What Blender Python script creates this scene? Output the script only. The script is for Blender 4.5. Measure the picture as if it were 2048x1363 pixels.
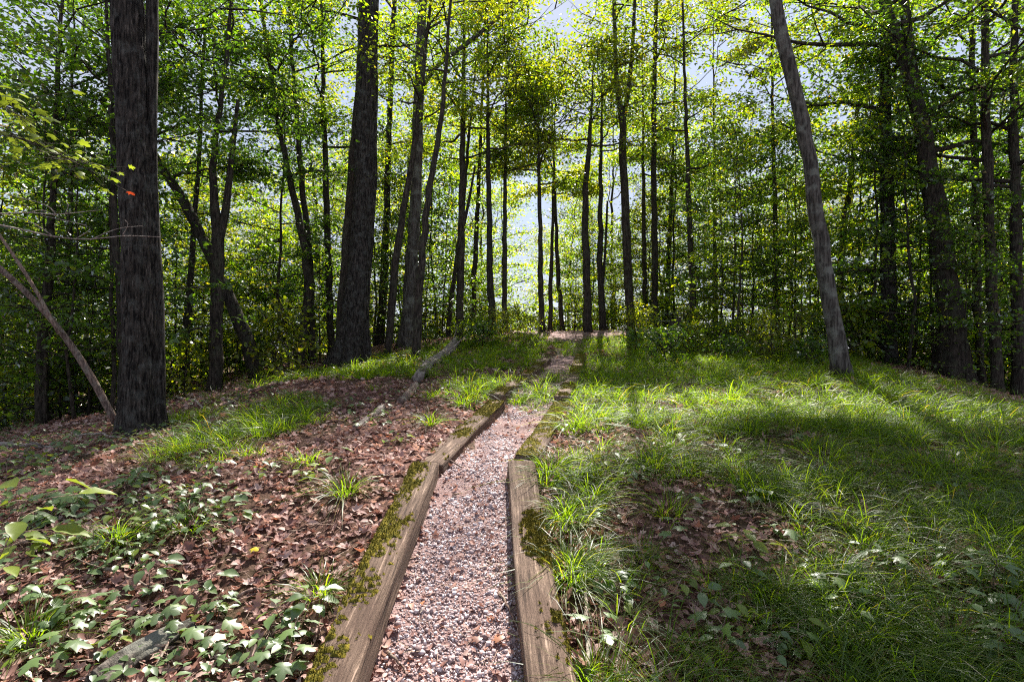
import bpy, math, random
import numpy as np
from mathutils import Matrix, Vector

for o in list(bpy.data.objects):
    bpy.data.objects.remove(o)
scene = bpy.context.scene
COL = scene.collection
R = math.radians

# ---------------------------------------------------------------- camera
FPX, CX, CY, CAMZ = 1138.0, 1024.0, 681.5, 1.6      # photo pixels (2048 x 1363)
cam = bpy.data.cameras.new('camera')
cam.lens, cam.sensor_width = 20.0, 36.0
cam.clip_start, cam.clip_end = 0.05, 6000
camo = bpy.data.objects.new('camera', cam)
COL.objects.link(camo)
camo.location = (0, 0, CAMZ)
camo.rotation_euler = (R(90), 0, 0)
scene.camera = camo

# ---------------------------------------------------------------- sky, sun, exposure
SUN_EL, SUN_AZ = R(47), R(9)
world = bpy.data.worlds.new('World')
scene.world = world
world.use_nodes = True
nt = world.node_tree
nt.nodes.clear()
sky = nt.nodes.new('ShaderNodeTexSky')
sky.sky_type = 'NISHITA'
sky.sun_disc = False
sky.sun_elevation = SUN_EL
sky.sun_rotation = SUN_AZ
sky.air_density, sky.dust_density, sky.ozone_density = 1.0, 0.6, 1.6
tc = nt.nodes.new('ShaderNodeTexCoord')
cn = nt.nodes.new('ShaderNodeTexNoise')
cn.inputs['Scale'].default_value = 3.2
cn.inputs['Detail'].default_value = 7
cn.inputs['Roughness'].default_value = 0.55
cr = nt.nodes.new('ShaderNodeValToRGB')
cr.color_ramp.elements[0].position, cr.color_ramp.elements[1].position = 0.38, 0.58
cr.color_ramp.elements[1].color = (.93, .93, .93, 1)
cr.color_ramp.elements[0].color = (.6, .6, .6, 1)
cm = nt.nodes.new('ShaderNodeMix')
cm.data_type = 'RGBA'
cm.inputs['B'].default_value = (4.1, 4.5, 5.6, 1)
bg = nt.nodes.new('ShaderNodeBackground')
bg.inputs['Strength'].default_value = 0.05
wo = nt.nodes.new('ShaderNodeOutputWorld')
nt.links.new(tc.outputs['Generated'], cn.inputs['Vector'])
nt.links.new(cn.outputs['Fac'], cr.inputs['Fac'])
nt.links.new(cr.outputs['Color'], cm.inputs['Factor'])
nt.links.new(sky.outputs['Color'], cm.inputs['A'])
nt.links.new(cm.outputs['Result'], bg.inputs['Color'])
nt.links.new(bg.outputs['Background'], wo.inputs['Surface'])

sl = bpy.data.lights.new('sun', 'SUN')
sl.energy = 5.0
sl.angle = R(0.55)
sl.color = (1.0, 0.94, 0.86)
so = bpy.data.objects.new('sun', sl)
COL.objects.link(so)
SDIR = Vector((math.sin(SUN_AZ) * math.cos(SUN_EL), math.cos(SUN_AZ) * math.cos(SUN_EL), math.sin(SUN_EL)))
so.rotation_euler = SDIR.to_track_quat('Z', 'Y').to_euler()

vs = scene.view_settings
vs.view_transform, vs.look, vs.gamma, vs.use_curve_mapping = 'Standard', 'None', 1.0, False
vs.exposure = 1.72
cy = scene.cycles
cy.max_bounces, cy.diffuse_bounces, cy.glossy_bounces = 3, 2, 1
cy.transmission_bounces, cy.transparent_max_bounces = 3, 4
cy.caustics_reflective = cy.caustics_refractive = False
cy.use_adaptive_sampling = True
cy.adaptive_threshold = 0.02
cy.use_denoising = False
cy.denoiser = 'OPENIMAGEDENOISE'
cy.denoising_input_passes = 'RGB_ALBEDO_NORMAL'
cy.sample_clamp_indirect = 6
cy.pixel_filter_type = 'BLACKMAN_HARRIS'
cy.filter_width = 1.15

# ---------------------------------------------------------------- numeric helpers
rng = np.random.default_rng(11)


def _hash(ix, iy, seed):
    n = (ix.astype(np.int64) * 374761393 + iy.astype(np.int64) * 668265263 + seed * 1442695041) & 0x7fffffff
    n = ((n ^ (n >> 13)) * 1274126177) & 0x7fffffff
    n = n ^ (n >> 16)
    return (n & 0xffff) / 65535.0


def vnoise(x, y, s, seed=0):
    """smooth value noise in 0..1, cells of size s"""
    x = np.asarray(x, float) / s
    y = np.asarray(y, float) / s
    x, y = np.broadcast_arrays(x, y)
    ix, iy = np.floor(x), np.floor(y)
    fx, fy = x - ix, y - iy
    fx, fy = fx * fx * (3 - 2 * fx), fy * fy * (3 - 2 * fy)
    a, b = _hash(ix, iy, seed), _hash(ix + 1, iy, seed)
    c, d = _hash(ix, iy + 1, seed), _hash(ix + 1, iy + 1, seed)
    return (a * (1 - fx) + b * fx) * (1 - fy) + (c * (1 - fx) + d * fx) * fy


def fnoise(x, y, s, seed=0):
    return .55 * vnoise(x, y, s, seed) + .3 * vnoise(x, y, s / 2.1, seed + 7) + .15 * vnoise(x, y, s / 4.3, seed + 13)


def smooth(a, b, x):
    t = np.clip((np.asarray(x, float) - a) / (b - a), 0, 1)
    return t * t * (3 - 2 * t)


_py = np.array([-30, -8, 0, 2.4, 4.6, 7.2, 9.8, 12.4, 16, 18, 21, 25, 32, 60, 150, 600, 3000])
_pz = np.array([-2.6, -2.0, -1.78, -1.49, -1.02, -.81, -.63, -.39, .05, .27, .33, .10, -.9, -6, -18, -26, -40]) + CAMZ
_ty = np.concatenate([np.linspace(-30, 60, 1800), np.geomspace(60.1, 3000, 300)])
_tz = np.interp(_ty, _py, _pz)
_k = np.exp(-np.linspace(-2, 2, 31) ** 2)
_k /= _k.sum()
_tz[30:1760] = np.convolve(_tz, _k, 'same')[30:1760]


def pcx(y):
    """centre line of the path"""
    return np.interp(y, [1.0, 2.4, 4.6, 7.2, 9.8, 12.4, 16, 18, 22], [-.26, -.265, -.31, .22, .68, 1.12, 1.7, 2.1, 3.0])


def pwid(y):
    """half width of the gravel strip between the timbers"""
    return np.interp(y, [1, 2.4, 4.6, 7.2, 9.8, 12.4, 15, 17, 18.5, 20.5, 22], [.34, .34, .27, .33, .34, .3, .3, 1.2, 2.6, 2.6, .5])


def ground0(x, y):
    x = np.asarray(x, float)
    y = np.asarray(y, float)
    z = np.interp(y, _ty, _tz)
    u = np.abs(x - pcx(y))
    left = x < pcx(y)
    dl = .045 * np.clip(u - 1.5, 0, None) ** 1.5
    dl = np.where(dl > 4, 4 + (dl - 4) * .35, dl)
    dr = .06 * np.clip(u - 5.0, 0, None) ** 1.7
    dr = np.where(dr > 1.2, 1.2 + (dr - 1.2) * .25, dr)
    z = z - np.where(left, np.minimum(dl, 16), np.minimum(dr, 16)) * smooth(120, 40, y)
    near = smooth(40, 15, np.hypot(x, y))
    z = z + (fnoise(x, y, 1.5, 3) - .5) * .16 * near + (vnoise(x, y, .33, 5) - .5) * .035 * near
    mnd = np.exp(-(((x + 3.6) / 1.3) ** 2 + ((y - 9.6) / 1.4) ** 2)) * .16
    return z + mnd


def ground(x, y):
    z = ground0(x, y)
    u = np.abs(np.asarray(x, float) - pcx(y))
    inside = smooth(pwid(y) + .22, pwid(y) + .02, u) * smooth(19, 15, y) * smooth(-3, 0, y)
    zc = np.interp(y, _ty, _tz)
    flat = smooth(1.1, .45, u) * smooth(16, 13, y)
    z = z * (1 - flat) + zc * flat
    return z - .085 * inside


def ray(px, py, d):
    return np.array([(px - CX) / FPX * d, d, CAMZ - (py - CY) / FPX * d])


_ds = np.concatenate([np.arange(1.3, 12, .02), np.arange(12, 60, .1)])


def gpx(px, py):
    """first hit of the photo pixel's ray on the ground"""
    X = (px - CX) / FPX * _ds
    Z = CAMZ - (py - CY) / FPX * _ds
    hit = np.nonzero(Z <= ground(X, _ds))[0]
    d = _ds[hit[0]] if len(hit) else 20.0
    p = ray(px, py, d)
    p[2] = ground(p[0], p[1])
    return p


# ---------------------------------------------------------------- mesh helpers
def mesh(name, V, F, mat=None, smooth_shade=False):
    V = np.asarray(V, np.float32)
    F = np.asarray(F, np.int32)
    me = bpy.data.meshes.new(name)
    n, k = F.shape
    me.vertices.add(len(V))
    me.vertices.foreach_set('co', V.ravel())
    me.loops.add(n * k)
    me.loops.foreach_set('vertex_index', F.ravel())
    me.polygons.add(n)
    me.polygons.foreach_set('loop_start', np.arange(0, n * k, k, dtype=np.int32))
    if smooth_shade:
        me.polygons.foreach_set('use_smooth', np.ones(n, bool))
    me.update(calc_edges=True)
    if mat:
        me.materials.append(mat)
    return me


def link(name, me, parent=None, loc=(0, 0, 0), rot=(0, 0, 0), sc=1.0):
    o = bpy.data.objects.new(name, me)
    COL.objects.link(o)
    if parent is not None:
        o.parent = parent
    o.location = loc
    o.rotation_euler = rot
    o.scale = (sc, sc, sc) if np.isscalar(sc) else sc
    return o


def tag(o, label=None, cat=None, group=None, kind=None):
    if label:
        o['label'] = label
    if cat:
        o['category'] = cat
    if group:
        o['group'] = group
    if kind:
        o['kind'] = kind
    return o


def empty(name, loc, label, cat, group=None):
    o = link(name, None, None, loc)
    o.empty_display_size = .1
    return tag(o, label, cat, group)


def cat_vf(parts):
    Vs, Fs, n = [], [], 0
    for V, F in parts:
        Vs.append(V)
        Fs.append(np.asarray(F) + n)
        n += len(V)
    return np.concatenate(Vs), np.concatenate(Fs)


def unit(v):
    v = np.asarray(v, float)
    return v / (np.linalg.norm(v, axis=-1, keepdims=True) + 1e-9)


def tube(P, rad, sides=8, lump=0.0, seed=0, flare=0.0, cap=True, ridge=0.0):
    """triangulated tube through points P with radii rad"""
    P = np.asarray(P, float)
    rad = np.asarray(rad, float)
    n = len(P)
    T = unit(np.gradient(P, axis=0))
    ref = np.array([1., 0, 0]) if abs(T[:, 2]).mean() > .5 else np.array([0, 0, 1.])
    U = unit(np.cross(T, np.cross(ref, T)))
    W = np.cross(T, U)
    a = np.arange(sides) * 2 * np.pi / sides
    s = np.concatenate([[0], np.cumsum(np.linalg.norm(np.diff(P, axis=0), axis=1))])
    rr = np.repeat(rad[:, None], sides, 1)
    if lump:
        A, S = np.meshgrid(a, s)
        f = (vnoise(np.cos(A) * 2.2 + 9, S * 1.6 + np.sin(A) * 2.2, .8, seed) - .5) * 2
        rr = rr * (1 + lump * f)
    if flare:
        A, S = np.meshgrid(a, s)
        lob = .6 + .55 * np.cos(A * 4 + seed) + .3 * np.cos(A * 7 + seed * 2.1)
        rr = rr * (1 + flare * np.exp(-S / (rad[0] * 1.3)) * lob)
    if ridge:
        A, S = np.meshgrid(a, s)
        A2 = A / (2 * np.pi) * 2 * np.pi * rad[0]
        wob = (vnoise(A2, S, .35, seed) - .5) * .05
        per = 2 * np.pi * rad[0]
        def nz(sc_, sv, sd):
            w = smooth(.9, 1.0, A2 / per)
            f0 = vnoise((A2 + wob) / sc_, S / sv, 1.0, sd)
            f1 = vnoise((A2 - per + wob) / sc_, S / sv, 1.0, sd)
            return f0 * (1 - w) + f1 * w
        rg_ = np.abs(nz(.055, .30, seed + 1) - .5) * 2
        rg2 = np.abs(nz(.028, .16, seed + 2) - .5) * 2
        rr = rr + ridge * (smooth(.05, .5, rg_) * .8 + smooth(.05, .6, rg2) * .45 - .7)
    V = P[:, None, :] + rr[..., None] * (np.cos(a)[None, :, None] * U[:, None, :] + np.sin(a)[None, :, None] * W[:, None, :])
    V = V.reshape(-1, 3)
    i, j = np.meshgrid(np.arange(n - 1), np.arange(sides), indexing='ij')
    i, j = i.ravel(), j.ravel()
    j2 = (j + 1) % sides
    q = np.stack([i * sides + j, i * sides + j2, (i + 1) * sides + j2, (i + 1) * sides + j], 1)
    F = np.concatenate([q[:, [0, 1, 2]], q[:, [0, 2, 3]]])
    if cap:
        V = np.concatenate([V, P[-1:] + T[-1:] * rad[-1] * .3, P[:1]])
        k = (n - 1) * sides
        jj = np.arange(sides)
        F = np.concatenate([F, np.stack([k + jj, k + (jj + 1) % sides, np.full(sides, n * sides)], 1),
                            np.stack([(jj + 1) % sides, jj, np.full(sides, n * sides + 1)], 1)])
    return V, F


def resample(P, m):
    """smooth resampling of a polyline (any columns) to m points"""
    P = np.asarray(P, float)
    if len(P) > 2:
        for _ in range(2):
            Q = [P[0]]
            for a, b in zip(P[:-1], P[1:]):
                Q += [a * .75 + b * .25, a * .25 + b * .75]
            Q.append(P[-1])
            P = np.array(Q)
    s = np.concatenate([[0], np.cumsum(np.linalg.norm(np.diff(P[:, :3], axis=0), axis=1))])
    t = np.linspace(0, s[-1], m)
    return np.stack([np.interp(t, s, P[:, c]) for c in range(P.shape[1])], 1)


# leaf templates: (along, across, up)
LEAF_SIMPLE = (np.array([[0, 0, 0], [.42, .3, .07], [1, 0, -.06], [.42, -.3, .07]]), np.array([[0, 2, 1], [0, 3, 2]]))
_o = [(0, 0), (.3, .27), (.62, .25), (1, 0), (.62, -.25), (.3, -.27)]
LEAF_OVAL = (np.array([[u, v, .25 * abs(v) - .18 * u * u] for u, v in _o] + [[.33, 0, 0], [.66, 0, -.08]]),
             np.array([[0, 6, 1], [6, 2, 1], [6, 7, 2], [7, 3, 2], [7, 4, 3], [7, 6, 4], [6, 5, 4], [6, 0, 5]]))
_h = [(0, .02), (.0, .2), (.09, .40), (.22, .27), (.40, .38), (.60, .53), (.56, .30), (.60, .19), (.80, .21)]
_m = _h + [(1, 0)] + [(u, -v) for u, v in _h[::-1]]
_u = np.array([0, .1, .25, .45, .65, .83, 1.0])
_w = np.array([.0, .13, .24, .285, .235, .125, .0])
_bv = [[u, 0, -.22 * u * u] for u in _u] + [[u, w, .3 * w - .22 * u * u + .02 * (-1) ** k] for k, (u, w) in enumerate(zip(_u[1:6], _w[1:6]))] \
    + [[u, -w, .3 * w - .22 * u * u + .02 * (-1) ** k] for k, (u, w) in enumerate(zip(_u[1:6], _w[1:6]))]
_bf = [[0, 1, 7], [5, 6, 11], [0, 12, 1], [5, 16, 6]]
for k in range(1, 5):
    _bf += [[k, k + 1, 7 + k], [k, 7 + k, 6 + k], [k, 11 + k, 12 + k], [k, 12 + k, k + 1]]
LEAF_FINE = (np.array(_bv), np.array(_bf))
LEAF_MAPLE = (np.array([[u, v, -.30 * v * v - .16 * u * u] for u, v in _m] + [[.34, 0, .06]]),
              np.array([[len(_m), (i + 1) % len(_m), i] for i in range(len(_m))]))


def leaves(P, axis, nrm, size, tmpl):
    T, F = tmpl
    axis = unit(axis)
    side = unit(np.cross(nrm, axis))
    up = np.cross(axis, side)
    size = np.asarray(size)[:, None, None]
    V = P[:, None, :] + size * (T[None, :, 0:1] * axis[:, None, :] + T[None, :, 1:2] * side[:, None, :] + T[None, :, 2:3] * up[:, None, :])
    n, k = len(P), len(T)
    return V.reshape(-1, 3), (F[None] + (np.arange(n) * k)[:, None, None]).reshape(-1, 3)


# ---------------------------------------------------------------- materials
class NT:
    def __init__(self, name):
        self.m = bpy.data.materials.new(name)
        self.m.use_nodes = True
        self.t = self.m.node_tree
        self.t.nodes.clear()
        self.out = self.n('ShaderNodeOutputMaterial')

    def n(self, typ, **kw):
        nd = self.t.nodes.new(typ)
        for k, v in kw.items():
            if hasattr(nd, k):
                setattr(nd, k, v)
            else:
                nd.inputs[k.replace('_', ' ')].default_value = v
        return nd

    def l(self, a, b):
        self.t.links.new(a, b)

    def ramp(self, src, stops):
        r = self.n('ShaderNodeValToRGB')
        e = r.color_ramp.elements
        while len(e) < len(stops):
            e.new(.5)
        for el, (p, c) in zip(e, stops):
            el.position = p
            el.color = (*c, 1) if len(c) == 3 else c
        self.l(src, r.inputs['Fac'])
        return r.outputs['Color']

    def noise(self, scale, detail=5, rough=.6, vec=None, stretch=None):
        nz = self.n('ShaderNodeTexNoise')
        nz.inputs['Scale'].default_value = scale
        nz.inputs['Detail'].default_value = detail
        nz.inputs['Roughness'].default_value = rough
        c = self.n('ShaderNodeTexCoord').outputs['Object'] if vec is None else vec
        if stretch:
            mp = self.n('ShaderNodeMapping')
            mp.inputs['Scale'].default_value = stretch
            self.l(c, mp.inputs['Vector'])
            c = mp.outputs['Vector']
        self.l(c, nz.inputs['Vector'])
        return nz.outputs['Fac']

    def mix(self, f, a, b, blend='MIX'):
        m = self.n('ShaderNodeMix')
        m.data_type = 'RGBA'
        m.blend_type = blend
        for s, k in ((f, 'Factor'), (a, 'A'), (b, 'B')):
            if isinstance(s, (int, float)):
                m.inputs[k].default_value = s
            elif isinstance(s, tuple):
                m.inputs[k].default_value = (*s, 1)
            else:
                self.l(s, m.inputs[k])
        return m.outputs['Result']

    def bump(self, h, strength=.5, dist=.02):
        b = self.n('ShaderNodeBump')
        b.inputs['Strength'].default_value = strength
        b.inputs['Distance'].default_value = dist
        self.l(h, b.inputs['Height'])
        return b.outputs['Normal']

    def principled(self, col, rough=.8, normal=None, spec=.3):
        p = self.n('ShaderNodeBsdfPrincipled')
        p.inputs['Roughness'].default_value = rough
        p.inputs['Specular IOR Level'].default_value = spec
        if isinstance(col, tuple):
            p.inputs['Base Color'].default_value = (*col, 1)
        else:
            self.l(col, p.inputs['Base Color'])
        if normal is not None:
            self.l(normal, p.inputs['Normal'])
        self.l(p.outputs[0], self.out.inputs['Surface'])
        return self.m


def leaf_mat(name, stops, trans_gain=(1.5, 1.45, .5), tr=.5, gloss=.045, rough=.38, treevar=.35):
    """stops: reflective colours per leaf; translucency is yellower"""
    N = NT(name)
    ri = N.n('ShaderNodeNewGeometry').outputs['Random Per Island']
    c = N.ramp(ri, stops)
    if treevar:
        oi = N.n('ShaderNodeObjectInfo').outputs['Random']
        v = N.ramp(oi, [(0, (1 - treevar,) * 3), (.5, (1, 1, 1)), (1, (1 + treevar, 1 + treevar * .75, .9))])
        c = N.mix(1.0, c, v, 'MULTIPLY')
    d = N.n('ShaderNodeBsdfDiffuse')
    t = N.n('ShaderNodeBsdfTranslucent')
    N.l(c, d.inputs['Color'])
    N.l(N.mix(1.0, c, tuple(trans_gain), 'MULTIPLY'), t.inputs['Color'])
    m1 = N.n('ShaderNodeMixShader')
    m1.inputs[0].default_value = tr
    N.l(d.outputs[0], m1.inputs[1])
    N.l(t.outputs[0], m1.inputs[2])
    if gloss:
        g = N.n('ShaderNodeBsdfGlossy')
        g.inputs['Roughness'].default_value = rough
        fr = N.n('ShaderNodeLayerWeight')
        fr.inputs['Blend'].default_value = .25
        mr = N.n('ShaderNodeMapRange')
        mr.inputs['To Min'].default_value = gloss
        mr.inputs['To Max'].default_value = min(gloss * 7, .6)
        N.l(fr.outputs['Fresnel'], mr.inputs['Value'])
        m2 = N.n('ShaderNodeMixShader')
        N.l(mr.outputs[0], m2.inputs[0])
        N.l(m1.outputs[0], m2.inputs[1])
        N.l(g.outputs[0], m2.inputs[2])
        m1 = m2
    N.l(m1.outputs[0], N.out.inputs['Surface'])
    return N.m


GREEN = [(0, (.024, .050, .006)), (.45, (.042, .084, .009)), (.8, (.068, .118, .012)), (.97, (.11, .14, .014)), (1, (.16, .12, .02))]
M_LEAF = leaf_mat('leaf_green', GREEN, (6.6, 5.4, .9), .6, .03)
M_LEAF_Y = leaf_mat('leaf_yellow_green', [(0, (.055, .090, .010)), (.5, (.095, .135, .012)), (.9, (.14, .165, .016)), (1, (.17, .14, .02))], (3.6, 3.2, .6), .6, .03)
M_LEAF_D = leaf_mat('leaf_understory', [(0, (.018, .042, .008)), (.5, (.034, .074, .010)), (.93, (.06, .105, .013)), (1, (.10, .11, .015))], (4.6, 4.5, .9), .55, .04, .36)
M_PLANT = leaf_mat('leaf_ground_plant', [(0, (.06, .11, .03)), (.6, (.11, .18, .055)), (1, (.16, .23, .07))], (1.8, 1.9, .7), .42, .05, .42, .3)
M_PLANT_Y = leaf_mat('leaf_yellow_plant', [(0, (.12, .19, .03)), (1, (.20, .25, .04))], (1.7, 1.6, .6), .5, .025, .42, .2)
M_RED = leaf_mat('leaf_red', [(0, (.20, .025, .015)), (1, (.28, .05, .02))], (1.5, 1.2, .8), .5, .04, .4, .2)
M_GRASS = leaf_mat('grass_blade', [(0, (.040, .082, .012)), (.5, (.078, .135, .016)), (.90, (.12, .17, .02)), (.97, (.15, .145, .03)), (1, (.20, .15, .07))], (3.5, 3.3, .5), .62, .007, .45, 0)
M_LITTER = leaf_mat('dead_leaf', [(0, (.13, .062, .052)), (.35, (.28, .150, .125)), (.7, (.44, .275, .235)), (.9, (.55, .41, .36)), (1, (.44, .17, .09))], (1.1, .9, .75), .3, .016, .55, 0)


def bark(name, dark, light, lichen, sc=1.0, bump=.9):
    N = NT(name)
    a = N.noise(42 * sc, 6, .7, stretch=(1, 1, .13))
    b = N.noise(7 * sc, 4, .6)
    oi = N.n('ShaderNodeObjectInfo').outputs['Random']
    c = N.ramp(a, [(.42, dark), (.55, light), (.7, tuple(min(1, v * 1.5) for v in light))])
    c = N.mix(N.ramp(b, [(.50, (0, 0, 0)), (.64, (.7, .7, .7))]), c, lichen)
    c = N.mix(1.0, c, N.ramp(oi, [(0, (.8, .8, .8)), (1, (1.2, 1.15, 1.1))]), 'MULTIPLY')
    h = N.ramp(a, [(.34, (0, 0, 0)), (.62, (1, 1, 1))])
    return N.principled(c, .9, N.bump(h, bump, .035), .15)


M_BARK = bark('bark_furrowed', (.013, .011, .010), (.090, .076, .064), (.135, .135, .12))
M_BARK_GREY = bark('bark_grey', (.034, .029, .025), (.105, .093, .08), (.20, .205, .175), .6, .5)
M_BARK_DARK = bark('bark_dark', (.022, .018, .015), (.075, .060, .048), (.085, .088, .06), .9, .7)
M_TWIG = bark('twig_grey', (.10, .08, .07), (.30, .25, .22), (.36, .34, .30), 1.5, .3)
M_STICK = bark('stick_brown', (.09, .06, .05), (.27, .19, .155), (.30, .27, .22), 1.3, .4)

N = NT('forest_floor')
a = N.noise(26, 8, .75)
b = N.noise(.9, 4, .6)
c = N.ramp(a, [(.3, (.035, .018, .014)), (.5, (.11, .056, .044)), (.6, (.22, .125, .10)), (.72, (.36, .235, .19))])
c = N.mix(N.ramp(b, [(.5, (0, 0, 0)), (.68, (.6, .6, .6))]), c, (.05, .055, .02))
M_FLOOR = N.principled(c, .95, N.bump(N.noise(38, 6, .75), .9, .03), .1)

N = NT('gravel_bed')
v = N.n('ShaderNodeTexVoronoi')
v.inputs['Scale'].default_value = 75
N.l(N.n('ShaderNodeTexCoord').outputs['Object'], v.inputs['Vector'])
c = N.mix(N.noise(5, 6, .7), N.ramp(v.outputs['Color'], [(0, (.12, .075, .07)), (.5, (.27, .19, .18)), (1, (.45, .38, .38))]), (.20, .105, .09))
M_GRAVEL = N.principled(c, .9, N.bump(v.outputs['Distance'], .9, .012), .2)

N = NT('gravel_chip')
ri = N.n('ShaderNodeNewGeometry').outputs['Random Per Island']
c = N.ramp(ri, [(0, (.18, .11, .105)), (.35, (.38, .29, .29)), (.75, (.58, .50, .51)), (1, (.72, .67, .68))])
M_CHIP = N.principled(c, .7, N.bump(N.noise(200, 3, .6), .3, .004), .35)

N = NT('weathered_timber')
a = N.noise(48, 7, .75, stretch=(.055, 1, 1))
b = N.noise(3.5, 4, .6, stretch=(.6, 1, 1))
c = N.ramp(a, [(.34, (.020, .012, .009)), (.44, (.11, .070, .050)), (.58, (.23, .158, .118)), (.76, (.36, .275, .22))])
c = N.mix(N.ramp(b, [(.48, (0, 0, 0)), (.75, (.8, .8, .8))]), c, (.10, .058, .042))
oi = N.n('ShaderNodeObjectInfo').outputs['Random']
c = N.mix(1.0, c, N.ramp(oi, [(0, (.85, .8, .75)), (1, (1.15, 1.15, 1.1))]), 'MULTIPLY')
M_TIMBER = N.principled(c, .85, N.bump(N.ramp(a, [(.32, (0, 0, 0)), (.6, (1, 1, 1))]), .9, .012), .25)

N = NT('moss')
ri = N.n('ShaderNodeNewGeometry').outputs['Random Per Island']
c = N.ramp(N.noise(40, 4, .6), [(.3, (.045, .045, .008)), (.48, (.105, .092, .012)), (.62, (.19, .15, .018)), (.8, (.28, .20, .04))])
M_MOSS = N.principled(c, .95, N.bump(N.noise(160, 4, .7), .8, .01), .1)

N = NT('pale_plank')
M_PALE = N.principled(N.ramp(N.noise(12, 4, .6, stretch=(.1, 1, 1)), [(.3, (.42, .44, .47)), (.7, (.6, .62, .66))]), .7)

# ---------------------------------------------------------------- ground and path
def grid_mesh(X, Y, Zf, lift=0.0):
    GX, GY = np.meshgrid(X, Y)
    V = np.stack([GX, GY, Zf(GX, GY) + lift], -1).reshape(-1, 3)
    nx, ny = len(X), len(Y)
    i, j = np.meshgrid(np.arange(ny - 1), np.arange(nx - 1), indexing='ij')
    k = (i * nx + j).ravel()
    return V, np.stack([k, k + 1, k + 1 + nx, k + nx], 1)


u = np.linspace(-1, 1, 301)
gx_ = np.sinh(u * 6.6) / np.sinh(6.6) * 2500 * .72 + u * 11
t = np.linspace(0, 1, 300)
gy_ = -14 + t * 34 + np.where(t > .55, (np.exp((t - .55) * 18) - 1) * .9, 0)
V, F = grid_mesh(gx_, gy_, ground)
tag(link('ground', mesh('ground', V, F, M_FLOOR, True)), 'leaf strewn forest floor rising to a crest', None, None, 'structure')

py_ = np.concatenate([np.arange(-1.5, 9, .05), np.arange(9, 21.6, .15)])
tt = np.linspace(-1, 1, 15)
PX = pcx(py_)[:, None] + (pwid(py_)[:, None] + .05) * tt[None, :] * (1 + .12 * (vnoise(py_, 0 * py_, .6, 4)[:, None] - .5) * smooth(10, 14, py_)[:, None])
PY = np.repeat(py_[:, None], 15, 1)
PZ = ground(PX, PY) + .008 + .012 * vnoise(PX, PY, .06, 8)
V = np.stack([PX, PY, PZ], -1).reshape(-1, 3)
i, j = np.meshgrid(np.arange(len(py_) - 1), np.arange(14), indexing='ij')
k = (i * 15 + j).ravel()
tag(link('path', mesh('path', V, np.stack([k, k + 1, k + 16, k + 15], 1), M_GRAVEL, True)), 'narrow gravel path between timbers', None, None, 'structure')

# gravel chips
n = 24000
yy = 1.6 + (rng.random(n) ** 1.7) * 9.0
xx = pcx(yy) + (rng.random(n) * 2 - 1) * pwid(yy)
keep = rng.random(n) < (.12 + .88 * smooth(.36, .56, fnoise(xx, yy, .4, 21))) * smooth(10.5, 6, yy) ** .6
xx, yy = xx[keep], yy[keep]
n = len(xx)
oct_v = np.array([[1, 0, 0], [0, 1, 0], [-1, 0, 0], [0, -1, 0], [0, 0, .75], [0, 0, -.75]], float)
oct_f = np.array([[0, 1, 4], [1, 2, 4], [2, 3, 4], [3, 0, 4], [1, 0, 5], [2, 1, 5], [3, 2, 5], [0, 3, 5]])
sz = .0060 * np.exp(rng.normal(0, .48, n))
q = rng.normal(0, 1, (n, 3, 3))
qr, _ = np.linalg.qr(q)
Vc = (oct_v[None] * (1 + rng.uniform(-.3, .3, (n, 6, 1)))) * sz[:, None, None] * rng.uniform(.7, 1.4, (n, 1, 3))
Vc = np.einsum('nij,nkj->nki', qr, Vc)
cz = ground(xx, yy) + .016
V = (Vc + np.stack([xx, yy, cz], 1)[:, None]).reshape(-1, 3)
F = (oct_f[None] + (np.arange(n) * 6)[:, None, None]).reshape(-1, 3)
tag(link('gravel', mesh('gravel', V, F, M_CHIP)), 'pale stone chips scattered along the path', 'gravel', None, 'stuff')

# ---------------------------------------------------------------- fallen leaves
def scatter(n, dens, ymax=20, ymin=1.5):
    """points on the ground, denser near the camera, thinned by dens(x, y)"""
    y = ymin + (ymax - ymin) * rng.random(n) ** 1.8
    x = (rng.random(n) * 2 - 1) * (y * .95 + .8)
    k = rng.random(n) < dens(x, y)
    return x[k], y[k]


def litter_dens(x, y):
    u = x - pcx(y)
    onp = np.abs(u) < pwid(y)
    d = np.where(u < 0, .95, .8)
    return np.where(onp, .62, d)


x, y = scatter(74000, litter_dens, 22)
n = len(x)
P = np.stack([x, y, ground(x, y) + .012 + rng.random(n) * .022], 1)
ax = np.stack([rng.normal(0, 1, n), rng.normal(0, 1, n), rng.normal(0, .25, n)], 1)
nr = np.stack([rng.normal(0, .45, n), rng.normal(0, .45, n), np.ones(n)], 1)
sz = rng.uniform(.026, .068, n) * (1 + .04 * y) * np.where(np.abs(x - pcx(y)) < pwid(y), rng.uniform(.2, .85, n), 1)
h = n // 3
P[:, :2] -= unit(ax)[:, :2] * sz[:, None] * .5
a = leaves(P[:h], ax[:h], nr[:h], sz[:h], (LEAF_MAPLE[0] * [1, 1, -2.2], LEAF_MAPLE[1]))
b = leaves(P[h:], ax[h:], nr[h:], sz[h:], (LEAF_OVAL[0] * [1, .9, 1.6], LEAF_OVAL[1]))
V, F = cat_vf([a, b])
tag(link('leaf_litter', mesh('leaf_litter', V, F, M_LITTER)), 'pinkish brown dead leaves covering the ground', 'leaves', None, 'stuff')

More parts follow.
